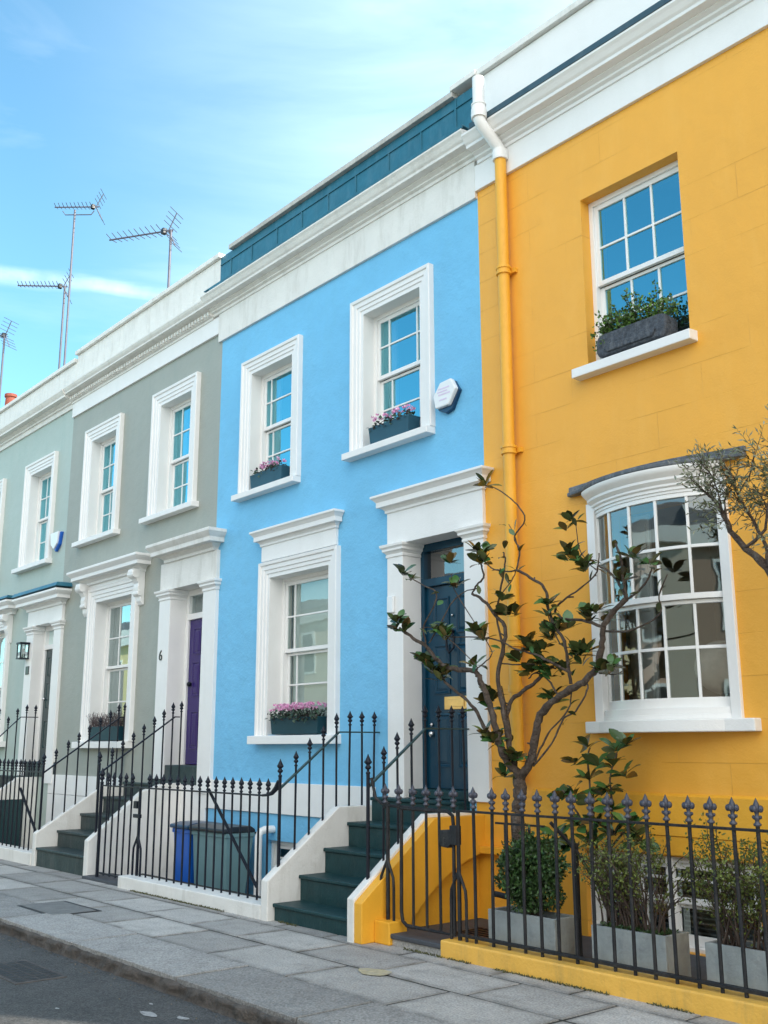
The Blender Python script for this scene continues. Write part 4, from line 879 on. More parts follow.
# ------------------------------------------------------------------ houses across the road (seen in the panes)
OG = 'houses across the street mirrored in the windows'
for k, (x0, c, hgt, ww, lab) in enumerate([(-66, (.62, .58, .50), 6.6, 11, 'far grey stone house across the street, mirrored at the pane edges'), (-55, (.74, .62, .34), 6.9, 11, 'straw yellow rendered house across the street, mirrored in the sage house panes'), (-44, (.74, .58, .32), 6.8, 10, 'ochre rendered house across the street, mirrored beside the lavender box'), (-34, (.62, .50, .36), 6.6, 7, 'peach rendered house across the street, mirrored in the far panes'), (-27, (.70, .64, .48), 6.3, 7.5, 'cream rendered house across the street, mirrored in the lower windows'),
        (-19.5, (.60, .40, .30), 7.0, 6.5, 'salmon rendered house across the street, mirrored above the teal door'), (-13, (.50, .45, .37), 6.4, 7, 'buff rendered house across the street, mirrored in the bow window'), (-6, (.66, .62, .55), 6.8, 8, 'pale stone house across the street, directly behind the viewer'), (2, (.35, .24, .18), 6.6, 9, 'brown brick house across the street, right of the viewer')]):
    oh = thing('terraced_house', lab, 'house', (x0 + ww / 2, -16, 0), OG)
    om = mat('opposite_render', c, .7, .08, 1.5)
    MB().box(x0 + .01, x0 + ww - .01, -24, -16.2, -.3, hgt).build('wall', om, oh)
    MB().box(x0 - .02, x0 + ww + .02, -16.2, -15.98, hgt - .35, hgt + .02).build('cornice', M['white'], oh)
    MB().prism_x([(-24.1, hgt + .02), (-20, hgt + 1.4), (-16.1, hgt + .02)], x0 + .02, x0 + ww - .02).build('roof', M['roof'], oh)
    for i in range(3):
        xa = x0 + .9 + i * (ww - 2.6) / 2
        for z in (1.3, 4.2):
            if i == 2 and z < 2:
                MB().box(xa, xa + 1, -16.2, -16.16, .1, 2.6).build('door', M['door_green'], oh); continue
            f = MB().box(xa, xa + 1, -16.2, -16.17, z, z + 1.7).build('window', M['white_gloss'], oh)
            MB().box(xa + .1, xa + .9, -16.17, -16.15, z + .1, z + 1.6).build('pane', M['plastic_dark'], f)

#PART2
# ------------------------------------------------------------------ low walls along the pavement
pw = tag(MB().prism_x([(-1.262, -.1), (-1.262, .112), (-1.255, .120), (-1.0, .124), (-1.0, -.1)], -6.02, 0.9).build('low_wall', mat('pale_yellow_plinth', (.80, .45, .075), .5, .05, 3, .8, 50, .5, 6, dirt=(.30, .22, .08), dirt_amt=.45, dirt_scale=2), None, bev=.008), 'low yellow kerb wall carrying the railing in front of the yellow house', 'low wall', 'low walls along the pavement')
ww = tag(MB().prism_x([(-1.345, -.5), (-1.345, .125), (-1.13, .130), (-1.13, -.5)], -11.18, -8.31).build('low_wall', M['white_old'], None, bev=.010), 'low stained white wall carrying the railing in front of the blue house', 'low wall', 'low walls along the pavement')
gw = tag(MB().prism_x([(-1.24, -.6), (-1.24, .155), (-1.02, .160), (-1.02, -.6)], -16.98, -13.965).build('low_wall', M['white_old'], None, bev=.010), 'low white wall under the railing before the grey green house', 'low wall', 'low walls along the pavement')
pr = tag(MB().box(-6.784, -6.60, -1.27, -1.08, .0, .17).build('gate_pier', M['yellow_gate'], None, bev=.008), 'small yellow block beside the gate that the gate post stands on', 'gate pier')
gstep = thing('gate_step', 'dark slate step on a stone base under the yellow house gate', 'step', (-6.3, -1.1, 0))
MB().box(-6.784, -6.024, -1.255, -.92, .052, .088).build('tread', M['floor_dark'], gstep, bev=.008)
MB().box(-6.784, -6.026, -1.235, -1.003, -.05, .051).build('base', M['slab'], gstep, bev=.006)
dm = thing('doormat', 'black ribbed metal grating mat behind the iron gate', 'doormat', (-6.0, -.72, .05))
mb = MB()
for i in range(13): mb.box(-6.40 + i * .058, -6.375 + i * .058, -.88, -.48, .052, .078)
mb.box(-6.42, -5.66, -.90, -.88, .052, .08); mb.box(-6.42, -5.66, -.48, -.46, .052, .08); mb.build('grating', M['iron'], dm)
ds = thing('door_step', 'dark stone slab behind the black gate of the blue house', 'step', (-11.5, -1.2, 0))
MB().box(-12.22, -11.185, -1.30, -.9, -.06, .03).build('slab', M['floor_dark'], ds, bev=.008)

# ------------------------------------------------------------------ railings
SPEAR = MB().lathe([(.010, 0), (.017, .004), (.017, .014), (.010, .02), (.009, .032), (.020, .040), (.024, .050), (.018, .060), (.012, .066), (.022, .076), (.027, .088), (.020, .104), (.010, .124), (.001, .146)], 10)
SPEAR.box(-.036, .036, -.007, .007, .080, .094)
FLEUR = MB().lathe([(.012, 0), (.022, .004), (.024, .014), (.014, .022), (.012, .034), (.022, .042), (.022, .054), (.012, .062), (.013, .076), (.022, .088), (.024, .104), (.018, .122), (.010, .140), (.001, .160)], 10)
for s_ in (-1, 1):
    FLEUR.ball((s_ * .027, 0, .098), .017, 8, 5, 1, 1, 1.25); FLEUR.ball((s_ * .022, 0, .052), .011, 6, 4)
    FLEUR.ball((0, s_ * .024, .098), .015, 8, 5, 1, 1, 1.25)
fin_me = {}
for nm, mb, mm in (('spear', SPEAR, M['iron']), ('fleur', FLEUR, M['finial'])):
    o = mb.build('finial', mm, None, smooth=True); fin_me[nm] = o.data; col.objects.unlink(o); bpy.data.objects.remove(o)
def bar(parent, x, y, z0, z1, r, fin, mt, square=False):
    lx, ly = random.gauss(0, .0035), random.gauss(0, .003)
    o = MB().tube([(x, y, z0), (x + lx * .5 + random.gauss(0, .001), y, (z0 + z1) / 2), (x + lx, y + ly, z1)], r, 4 if square else 10).build('bar', mt, parent, smooth=False if square else 'auto')
    if fin:
        f = bpy.data.objects.new('finial', fin_me[fin]); col.objects.link(f); f.parent = o; f.location = (x + lx, y + ly, z1 - .002)
        f.rotation_euler = (0, 0, random.uniform(-.12, .12))
    return o
RG = 'iron railings along the pavement'
HG2 = 'iron handrails beside the front steps'
# yellow house railing
yr = thing('railing', 'dark grey iron railing with fleur finials on the yellow kerb wall', 'railing', (-4, -1.17, .12), RG)
IG = M['iron_grey']
for i in range(24): bar(yr, -5.56 + i * .1535, -1.17, .10, 1.062, .0125, 'fleur', IG)
MB().box(-5.90, -1.85, -1.186, -1.154, 1.030, 1.046).build('top_rail', IG, yr, bev=.003)
MB().box(-5.90, -1.85, -1.188, -1.152, .150, .172).build('bottom_rail', IG, yr, bev=.003)
bar(yr, -5.735, -1.17, .10, 1.062, .0125, 'fleur', IG)
for xb in (-4.98, -3.0):
    MB().tube([(xb + .06, -1.0, .12), (xb + .06, -1.0, .86)], .022, 4).build('stay_post', IG, yr)
    MB().tube([(xb - .02, -1.155, 1.0), (xb + .06, -1.0, .82), (xb + .20, -.95, .60), (xb + .42, -.92, .40)], [.014, .014, .013, .012], 6).build('stay', IG, yr, smooth='auto')
# latch post with forked foot
def forked_post(parent, x, y, zb, zf, zt, mt, spread=.075, dx=(1, -1), r=.017):
    MB().tube([(x, y, zb), (x, y, zt)], r, 8).build('post', mt, parent, smooth='auto')
    for s_ in dx:
        MB().tube([(x + s_ * .004, y - .004, zf), (x + s_ * .03, y - .006, zf - .045), (x + s_ * spread, y - .008, zf - .13), (x + s_ * (spread + .006), y - .008, zf - .20), (x + s_ * (spread + .006), y - .008, zb)], r * .72, 8).build('foot', mt, parent, smooth='auto')
forked_post(yr, -5.905, -1.17, .08, .60, 1.04, IG)
# yellow house gate
yg = thing('gate', 'dark grey iron garden gate with a box lock beside the yellow flank', 'gate', (-6.3, -1.17, .1), 'iron gates')
forked_post(yg, -6.73, -1.17, .17, .62, 1.07, IG)
MB().tube([(-6.05, -1.17, 1.030), (-6.74, -1.17, 1.045), (-6.80, -1.18, 1.06), (-6.86, -1.19, 1.10), (-6.885, -1.20, 1.20), (-6.90, -1.205, 1.26)], .013, 8).build('scroll', IG, yg, smooth='auto')
MB().tube([(-6.56, -1.17, 1.03), (-6.565, -1.17, .25), (-6.55, -1.17, .18), (-6.50, -1.17, .150), (-5.96, -1.17, .150), (-5.955, -1.17, .92), (-5.965, -1.17, 1.0), (-6.02, -1.17, 1.03), (-6.56, -1.17, 1.03)], .015, 8).build('gate_frame', IG, yg, smooth='auto')
for x in (-6.422, -6.265, -6.11): bar(yg, x, -1.17, .15, 1.062, .0115, 'fleur', IG)
for x in (-6.594, -5.945): bar(yg, x, -1.17, 1.02, 1.062, .0115, 'fleur', IG)
bar(yg, -6.764, -1.17, 1.02, 1.062, .012, 'fleur', IG)
lk = MB(); lk.prism_y([(-6.09, .80), (-6.07, .77), (-6.0, .765), (-5.96, .79), (-5.90, .79), (-5.90, .93), (-5.975, .93), (-5.975, .90), (-6.09, .89)], -1.198, -1.142)
lk.build('lock_box', IG, yg, bev=.006)
# inner rail in the yellow area
ir = thing('inner_rail', 'short dark iron guard rail standing behind the gate of the yellow house', 'guard rail', (-5.9, -.75, .05))
for x in (-5.85, -5.60): MB().tube([(x, -.72, .40), (x, -.72, .93)], .012, 8).build('bar', IG, ir, smooth='auto')
MB().box(-5.95, -5.45, -.73, -.71, .92, .935).build('top_rail', IG, ir)
MB().tube([(-5.98, -.72, .40), (-5.52, -.72, .37)], .022, 8).build('bottom_rail', IG, ir, smooth='auto')
# blue house railing
br = thing('railing', 'black iron railing with spear finials on the low stained white wall', 'railing', (-9.7, -1.2, .12), RG)
IB = M['iron']
for i in range(16): bar(br, -10.79 + i * .158, -1.21, .11, 1.082, .0105, 'spear', IB)
MB().box(-11.03, -8.52, -1.222, -1.198, 1.058, 1.074).build('top_rail', IB, br, bev=.002)
MB().tube([(-8.52, -1.21, 1.066), (-8.44, -1.21, 1.072), (-8.37, -1.205, 1.09), (-8.31, -1.20, 1.135), (-8.27, -1.20, 1.20)], [.012, .014, .020, .026, .020], 8).build('scroll', IB, br, smooth='auto')
MB().tube([(-9.58, -1.17, 1.09), (-8.77, -1.09, .215)], .017, 6).build('stay', IB, br, smooth='auto')
forked_post(br, -11.0, -1.21, .13, .55, 1.06, IB, .085)
# blue house gate
bgt = thing('gate', 'black iron gate with spear finials beside the grey house steps', 'gate', (-11.5, -1.21, .0), 'iron gates')
MB().tube([(-12.0, -1.21, .02), (-12.0, -1.21, 1.09)], .020, 8).build('post', IB, bgt, smooth='auto')
f = bpy.data.objects.new('finial', fin_me['spear']); col.objects.link(f); f.parent = bgt; f.location = Vector((-12.0, -1.21, 1.085)) - worldloc(bgt); f.scale = (1.3, 1.3, 1.3)
for i in range(5): bar(bgt, -11.83 + i * .155, -1.21, .06, 1.082, .0105, 'spear', IB)
MB().box(-11.98, -11.04, -1.221, -1.199, 1.058, 1.074).build('top_rail', IB, bgt, bev=.002)
MB().box(-11.94, -11.06, -1.221, -1.199, .07, .09).build('bottom_rail', IB, bgt, bev=.002)
MB().box(-11.13, -10.97, -1.225, -1.195, .74, .78).box(-11.12, -11.04, -1.23, -1.19, .84, .92).build('latch', IB, bgt, bev=.004)
# handrails
def handrail(label, x, y0, zf, ys, zrail, ztop, lvl0, rail_end, mt=M['iron'], railmt=None, newel_up=.09, group=HG2):
    """x: plane; zf(y): foot height; ys: bar positions; rail from (y0, zrail) rising to lvl0, level at ztop to rail_end."""
    t = thing('handrail', label, 'handrail', (x, y0, zf(y0)), group)
    def zr(y): return ztop if y >= lvl0 else zrail + (ztop - zrail) * (y - y0) / (lvl0 - y0)
    MB().tube([(x, y0 - .005, zf(y0) - .02), (x, y0 - .005, zrail + newel_up)], .016, 8).build('newel', mt, t, smooth='auto')
    f = bpy.data.objects.new('finial', fin_me['spear']); col.objects.link(f); f.parent = t; f.location = Vector((x, y0 - .005, zrail + newel_up - .003)) - worldloc(t); f.scale = (1.15, 1.15, 1.15)
    for y in ys: bar(t, x, y, zf(y) - .02, zr(y) + .055, .0105, 'spear', mt)
    mb = MB(); w_ = .016
    mb.prism_x([(y0, zrail), (lvl0, ztop), (lvl0 + .001, ztop - .016), (y0, zrail - .022)], x - w_, x + w_)
    mb.box(x - w_ * .6, x + w_ * .6, lvl0 + .002, rail_end, ztop - .016, ztop - .002)
    mb.build('rail', railmt or mt, t, bev=.002)
    return t
fl = lambda a, b, za, zb: (lambda y: zb if y > b else za + (zb - za) * (y - a) / (b - a))
rail_green = mat('dark_green_rail_paint', (.02, .055, .06), .35, .1, 5)
handrail('black iron handrail on the left side of the dark teal steps', -8.255, -1.19, fl(-1.345, -.545, .34, .952), [-1.02, -.86, -.70, -.54, -.385, -.225, -.075], 1.15, 1.66, -.51, -.001, railmt=rail_green)
handrail('black iron handrail on the right of the dark teal steps, by the yellow flank', -6.93, -1.21, fl(-1.40, -.60, .325, .945), [-1.05, -.89, -.73, -.57, -.41, -.25, -.10], 1.20, 1.675, -.57, -.041, railmt=rail_green)
handrail('black iron handrail on the right side of the grey house steps', -12.28, -1.12, fl(-1.24, -.55, .42, .975), [-.97, -.83, -.69, -.55, -.41, -.28, -.15, -.03], 1.21, 1.90, -.12, -.051)
handrail('black iron handrail on the left side of the grey house steps', -13.915, -1.16, fl(-1.23, -.33, .41, .985), [-1.0, -.84, -.69, -.54, -.39, -.25, -.12, -.03], 1.19, 1.93, -.10, -.031)
handrail('black iron handrail on the right side of the sage house steps', -17.035, -1.16, fl(-1.24, -.33, .42, 1.04), [-1.0, -.84, -.69, -.54, -.40, -.25, -.10], 1.20, 2.0, -.34, -.051)
handrail('black iron handrail on the far left side of the sage house steps', -18.705, -1.16, fl(-1.24, -.33, .42, 1.04), [-1.0, -.84, -.69, -.54, -.40, -.25, -.10], 1.20, 2.0, -.34, -.031)
# grey house railing
gr = thing('railing', 'black iron railing before the grey green house at the left edge', 'railing', (-15, -1.13, .15), RG)
for i in range(19): bar(gr, -16.90 + i * .160, -1.13, .14, 1.21, .0105, 'spear', IB)
MB().box(-16.98, -13.97, -1.141, -1.119, 1.175, 1.192).build('top_rail', IB, gr, bev=.002)
MB().tube([(-14.85, -1.10, .95), (-14.15, -1.05, .25)], .02, 6).build('stay', IB, gr, smooth='auto')

# ------------------------------------------------------------------ planters and their shrubs
PG = 'grey stone planters behind the railing'
def planter(label, x0, x1, y0, y1, z0, z1):
    t = thing('planter', label, 'planter', ((x0 + x1) / 2, (y0 + y1) / 2, z0), PG)
    e = .025; mb = MB()
    mb.box(x0, x1, y0, y0 + e, z0, z1); mb.box(x0, x1, y1 - e, y1, z0, z1); mb.box(x0, x0 + e, y0 + e, y1 - e, z0, z1); mb.box(x1 - e, x1, y0 + e, y1 - e, z0, z1)
    mb.build('trough', M['zinc'], t, bev=.004)
    mb = MB(); n = 10; m2 = 4; ok = {}
    for i in range(n + 1):
        for j in range(m2 + 1):
            mb.v.append((x0 + e + (x1 - x0 - 2 * e) * i / n, y0 + e + (y1 - y0 - 2 * e) * j / m2, z1 - .045 + random.uniform(0, .02)))
    for i in range(n):
        for j in range(m2):
            a = i * (m2 + 1) + j; mb.f.append((a, a + m2 + 1, a + m2 + 2, a + 1))
    mb.build('soil', M['soil'], t, smooth=True)
planter('grey stone planter holding the round boxwood under the magnolia', -5.70, -5.06, -1.08, -.83, .05, .355)
planter('grey stone planter with green moss around the twiggy shrub', -4.745, -4.16, -1.08, -.83, .05, .360)
planter('paler grey stone planter at the right edge of the picture', -3.88, -3.18, -1.08, -.83, .05, .365)

rnd = random.Random(11)
def rv(): 
    while True:
        v = Vector((rnd.uniform(-1, 1), rnd.uniform(-1, 1), rnd.uniform(-1, 1)))
        if .05 < v.length < 1: return v.normalized()
# boxwood
bx = thing('boxwood_shrub', 'dense round green boxwood in the first grey planter from the gate', 'shrub', (-5.38, -.955, .33))
mb = MB(); lf = MB(); lf.open = True
cc = Vector((-5.37, -.955, .62))
for i in range(26):
    d = rv(); d.z = abs(d.z) * .8 + .25; d.normalize()
    tip = cc + Vector((d.x * .24, d.y * .16, (d.z - .55) * .34)); mb.tube([(-5.37 + rnd.uniform(-.06, .06), -.955, .32), (cc + tip) / 2, tip], [.007, .005, .002], 5)
mb.build('stems', M['twig'], bx)
for i in range(9500):
    d = rv(); rad = (rnd.random() ** .38)
    k = 1 + .16 * noise.noise(d * 2.6 + Vector((3, 1, 2))) * 2
    p = cc + Vector((d.x * .285, d.y * .20, d.z * .275)) * rad * k
    if p.z < .38 and rnd.random() < .8: continue
    if noise.noise(p * 11) < -.26: continue
    lf.mini(p, (d * .6 + rv()).normalized(), rv(), rnd.uniform(.022, .038), rnd.uniform(.015, .024))
lf.build('foliage', M['leaf_box'], bx)
# twiggy shrubs
def twiggy(label, cx, cy, z0, w_, dep, h, nst, nleaf, ztopbias, seed):
    global rnd
    rnd = random.Random(seed)
    t = thing('twiggy_shrub', label, 'shrub', (cx, cy, z0), 'twiggy shrubs in planters')
    st = MB(); lf = MB(); lf.open = True; tips = []
    for i in range(nst):
        bx_ = cx + rnd.uniform(-.45, .45) * w_; p = Vector((bx_, cy + rnd.uniform(-.3, .3) * dep, z0)); pts = [p.copy()]; d = Vector((rnd.uniform(-.35, .35), rnd.uniform(-.3, .3), 1)).normalized(); L_ = rnd.uniform(.6, 1.0) * h; n = 6
        for k in range(n):
            d = (d + rv() * .22 + Vector((0, 0, .05))).normalized(); p = p + d * (L_ / n); pts.append(p.copy()); tips.append((p.copy(), k / n))
            if k > 0 and rnd.random() < .85:
                q = p.copy(); dd = (d + rv() * .8).normalized(); sp = [q.copy()]
                for _ in range(3):
                    dd = (dd + rv() * .25).normalized(); q = q + dd * rnd.uniform(.03, .07); sp.append(q.copy()); tips.append((q.copy(), k / n + .15))
                st.tube(sp, [.0035, .0028, .002, .0012], 4, cap=False)
        st.tube(pts, [.008 - .001 * k for k in range(n + 1)], 5, cap=False)
    st.build('stems', M['twig'], t)
    for _ in range(nleaf):
        p, k = rnd.choice(tips)
        if rnd.random() > (.12 + k) ** ztopbias: continue
        lf.mini(p + rv() * .03, (rv() + Vector((0, 0, .3))).normalized(), rv(), rnd.uniform(.016, .032), rnd.uniform(.010, .018))
    lf.build('foliage', M['leaf_twig'], t)
    return t
twiggy('bare twiggy shrub with few leaves in the mossy middle planter', -4.46, -.955, .33, .56, .20, .55, 44, 5200, 1.7, 3)
mo = MB(); mo.open = True; rnd = random.Random(5)
for i in range(900): mo.mini(Vector((rnd.uniform(-4.71, -4.20), rnd.uniform(-1.05, -.86), .335 + rnd.uniform(0, .03))), (rv() + Vector((0, 0, .8))).normalized(), rv(), rnd.uniform(.015, .03), .012)
gc = mo.build('ground_cover', M['leaf_box']); gc['kind'] = 'stuff'
twiggy('twiggy shrub with yellow green leaf tips in the right planter', -3.53, -.955, .33, .66, .20, .60, 44, 8500, 1.35, 4)

# ------------------------------------------------------------------ magnolia and companions
MAG_B = [
  ([(-5.88,-0.55,1.0),(-5.85,-0.55,1.1),(-5.84,-0.55,1.2),(-5.85,-0.55,1.27)], 0.050, 0.046),
  ([(-5.85,-0.55,1.26),(-5.85,-0.57,1.31),(-5.92,-0.59,1.38),(-5.97,-0.61,1.48),(-6.0,-0.63,1.61),(-6.04,-0.65,1.8),(-6.09,-0.67,1.96),(-6.13,-0.69,2.07),(-6.18,-0.7,2.12),(-6.39,-0.72,2.15),(-6.56,-0.74,2.22),(-6.71,-0.76,2.36),(-6.84,-0.78,2.44),(-7.0,-0.8,2.54)], 0.036, 0.010),
  ([(-5.88,-0.53,1.29),(-5.9,-0.54,1.38),(-5.94,-0.55,1.51),(-5.97,-0.56,1.74),(-6.01,-0.57,1.91),(-6.03,-0.57,2.09),(-5.95,-0.58,2.3),(-5.92,-0.59,2.46),(-5.99,-0.6,2.56),(-6.14,-0.61,2.71),(-6.26,-0.62,2.78)], 0.028, 0.009),
  ([(-5.99,-0.53,1.74),(-5.94,-0.5,1.88),(-5.81,-0.47,1.97),(-5.69,-0.45,2.04),(-5.62,-0.42,2.1)], 0.020, 0.010),
  ([(-5.84,-0.55,1.27),(-5.78,-0.55,1.33),(-5.7,-0.54,1.45),(-5.66,-0.54,1.61),(-5.62,-0.53,1.75),(-5.45,-0.53,1.87),(-5.3,-0.53,1.94),(-5.14,-0.52,2.01),(-5.03,-0.52,2.12),(-4.99,-0.51,2.27),(-4.96,-0.51,2.41),(-4.87,-0.5,2.5),(-4.75,-0.5,2.58)], 0.036, 0.016),
  ([(-4.75,-0.5,2.58),(-4.82,-0.48,2.7),(-4.91,-0.47,2.8),(-5.04,-0.45,2.88)], 0.013, 0.006),
  ([(-4.75,-0.5,2.58),(-4.76,-0.52,2.74),(-4.75,-0.54,2.87),(-4.78,-0.56,3.0)], 0.012, 0.007),
  ([(-4.75,-0.5,2.58),(-4.62,-0.53,2.62),(-4.49,-0.57,2.71),(-4.44,-0.6,2.77)], 0.010, 0.005),
  ([(-4.96,-0.51,2.38),(-5.14,-0.5,2.45),(-5.36,-0.49,2.49),(-5.46,-0.48,2.55),(-5.45,-0.47,2.61),(-5.32,-0.45,2.68),(-5.16,-0.44,2.76),(-5.07,-0.43,2.84),(-5.05,-0.42,2.98)], 0.013, 0.004),
  ([(-5.08,-0.42,2.85),(-5.15,-0.42,2.91),(-5.24,-0.42,3.04),(-5.27,-0.42,3.26)], 0.005, 0.003),
  ([(-5.31,-0.51,1.98),(-5.32,-0.52,2.14),(-5.34,-0.54,2.31),(-5.44,-0.55,2.48),(-5.47,-0.56,2.61),(-5.49,-0.57,2.74),(-5.62,-0.59,2.84),(-5.76,-0.6,2.92)], 0.015, 0.009),
  ([(-5.76,-0.6,2.92),(-5.86,-0.63,2.92),(-5.98,-0.67,2.96),(-6.07,-0.7,3.07)], 0.008, 0.004),
  ([(-5.76,-0.6,2.92),(-5.72,-0.6,3.08),(-5.76,-0.61,3.2),(-5.64,-0.61,3.32),(-5.72,-0.61,3.46),(-5.85,-0.62,3.58),(-5.98,-0.62,3.66)], 0.008, 0.004),
  ([(-5.73,-0.6,3.08),(-5.78,-0.59,3.22),(-5.85,-0.58,3.32)], 0.005, 0.003),
  ([(-5.95,-0.58,2.3),(-6.02,-0.58,2.57),(-5.99,-0.57,2.73),(-5.94,-0.57,2.89),(-5.92,-0.56,3.02),(-5.94,-0.56,3.1)], 0.010, 0.006),
  ([(-6.0,-0.56,2.73),(-5.84,-0.58,2.84),(-5.76,-0.6,2.92)], 0.005, 0.004),
  ([(-6.26,-0.62,2.78),(-6.2,-0.62,2.85),(-6.11,-0.63,2.9),(-6.12,-0.64,3.0),(-6.15,-0.64,3.07)], 0.009, 0.006),
  ([(-4.96,-0.51,2.36),(-4.71,-0.54,2.34),(-4.47,-0.57,2.4),(-4.38,-0.6,2.46),(-4.37,-0.63,2.55),(-4.27,-0.66,2.69)], 0.009, 0.004),
  ([(-6.16,-0.7,2.12),(-6.16,-0.71,2.18),(-6.57,-0.73,2.49),(-6.78,-0.74,2.52)], 0.006, 0.003),
  ([(-6.68,-0.77,2.33),(-6.69,-0.78,2.43),(-6.69,-0.79,2.53),(-6.54,-0.8,2.7),(-6.52,-0.8,2.81),(-6.66,-0.81,2.88),(-6.84,-0.82,2.97)], 0.008, 0.004),
  ([(-6.65,-0.77,2.38),(-6.53,-0.74,2.54),(-6.43,-0.71,2.7),(-6.29,-0.69,2.79),(-6.15,-0.66,2.81)], 0.007, 0.004),
  ([(-6.6,-0.7,2.23),(-6.58,-0.68,2.08),(-6.41,-0.66,1.95),(-6.23,-0.64,1.81),(-6.16,-0.62,1.68),(-6.07,-0.6,1.55)], 0.010, 0.014),
  ([(-6.5,-0.66,2.43),(-6.03,-0.63,2.38),(-5.82,-0.6,2.29),(-5.6,-0.58,2.22),(-5.46,-0.55,2.15),(-5.29,-0.52,2.06)], 0.005, 0.010),
  ([(-6.02,-0.54,2.18),(-5.86,-0.52,2.16),(-5.67,-0.5,2.16),(-5.48,-0.48,2.11)], 0.006, 0.006),
  ([(-5.46,-0.5,1.91),(-5.57,-0.48,2.03),(-5.7,-0.47,2.09),(-5.8,-0.45,2.05)], 0.008, 0.005),
  ([(-5.24,-0.52,1.94),(-5.15,-0.52,1.98),(-5.14,-0.53,1.92),(-5.26,-0.53,1.77),(-5.38,-0.53,1.72),(-5.5,-0.54,1.54),(-5.7,-0.54,1.36)], 0.007, 0.006),
  ([(-5.33,-0.48,1.93),(-5.37,-0.49,1.78),(-5.53,-0.51,1.64),(-5.64,-0.52,1.49),(-5.7,-0.53,1.37)], 0.006, 0.007),
  ([(-5.04,-0.5,2.05),(-4.86,-0.53,2.03),(-4.78,-0.56,2.05)], 0.006, 0.003),
  ([(-5.89,-0.55,1.31),(-5.88,-0.58,1.37),(-5.77,-0.62,1.43)], 0.006, 0.003),
  ([(-6.18,-0.7,2.12),(-6.08,-0.68,2.18),(-6.0,-0.67,2.24),(-6.06,-0.65,2.34),(-6.46,-0.64,2.84),(-6.5,-0.62,2.99)], 0.006, 0.003),
  ([(-6.08,-0.55,1.62),(-5.96,-0.53,1.55),(-5.95,-0.52,1.64),(-6.06,-0.5,2.0)], 0.006, 0.004),
  ([(-5.48,-0.55,2.52),(-5.39,-0.53,2.3),(-5.28,-0.52,2.26),(-5.26,-0.5,2.29)], 0.006, 0.004),
]
MAG_C = [(-6.06,-0.62,3.69,4),(-5.31,-0.42,3.28,5),(-6.92,-0.82,3.01,5),(-6.52,-0.62,3.08,4),(-6.14,-0.66,3.11,8),(-6.09,-0.66,3.02,5),(-5.33,-0.43,3.01,6),(-5.19,-0.42,2.89,6),(-5.27,-0.42,2.94,4),(-6.45,-0.62,2.86,4),(-5.93,-0.6,2.69,4),(-5.91,-0.58,2.57,7),(-5.83,-0.56,2.56,4),(-7.0,-0.82,2.59,7),(-6.92,-0.82,2.5,4),(-5.08,-0.46,2.52,8),(-5.13,-0.46,2.5,5),(-5.44,-0.58,2.61,7),(-6.17,-0.68,2.44,5),(-6.08,-0.68,2.37,4),(-6.56,-0.74,2.47,5),(-6.48,-0.74,2.4,4),(-6.75,-0.74,2.23,7),(-6.66,-0.72,2.13,7),(-6.53,-0.7,2.11,6),(-5.5,-0.5,2.34,7),(-5.65,-0.52,2.24,8),(-5.59,-0.5,2.16,7),(-5.75,-0.5,2.33,5),(-5.24,-0.48,2.2,8),(-5.17,-0.47,2.22,5),(-4.92,-0.52,2.09,6),(-4.96,-0.52,2.03,5),(-6.19,-0.56,1.93,6),(-6.12,-0.56,1.88,5),(-5.55,-0.46,1.9,6),(-6.13,-0.62,1.6,8),(-6.05,-0.6,1.54,6),(-5.84,-0.6,1.4,6),(-5.98,-0.58,1.28,4),(-6.22,-0.66,2.17,3),(-5.44,-0.48,2.09,7),(-5.77,-0.44,2.11,6),(-4.63,-0.55,2.87,4),(-4.78,-0.5,2.72,3),(-5.48,-0.52,2.4,5),(-5.86,-0.5,2.19,4),(-5.33,-0.5,2.42,4),(-4.47,-0.58,2.8,3)]
SAP_B = [[(-5.25,-0.35,0.47),(-5.26,-0.35,0.82),(-5.29,-0.35,1.11),(-5.31,-0.35,1.41),(-5.28,-0.35,1.5)],[(-5.24,-0.35,0.54),(-5.11,-0.34,0.97),(-5.12,-0.33,1.26),(-5.05,-0.32,1.47)],[(-5.26,-0.35,0.68),(-5.39,-0.37,0.96),(-5.46,-0.4,1.11),(-5.52,-0.42,1.18)],[(-5.22,-0.35,0.61),(-4.96,-0.39,0.91),(-4.87,-0.42,0.98)]]
SAP_C = [(-5.3,-0.35,1.5),(-5.42,-0.36,1.38),(-5.22,-0.35,1.37),(-5.3,-0.35,1.27),(-5.05,-0.32,1.48),(-5.1,-0.32,1.37),(-4.97,-0.32,1.52),(-4.99,-0.32,1.3),(-5.14,-0.33,1.19),(-5.2,-0.36,1.15),(-5.43,-0.38,1.15),(-5.52,-0.42,1.11),(-5.27,-0.4,1.08),(-5.09,-0.36,1.06),(-4.89,-0.42,0.95),(-4.84,-0.42,0.89),(-5.14,-0.45,0.94),(-5.36,-0.42,0.93),(-5.56,-0.45,0.85),(-5.52,-0.45,0.74),(-5.01,-0.45,0.88),(-4.81,-0.42,0.82),(-5.41,-0.42,0.74),(-5.23,-0.44,0.79)]
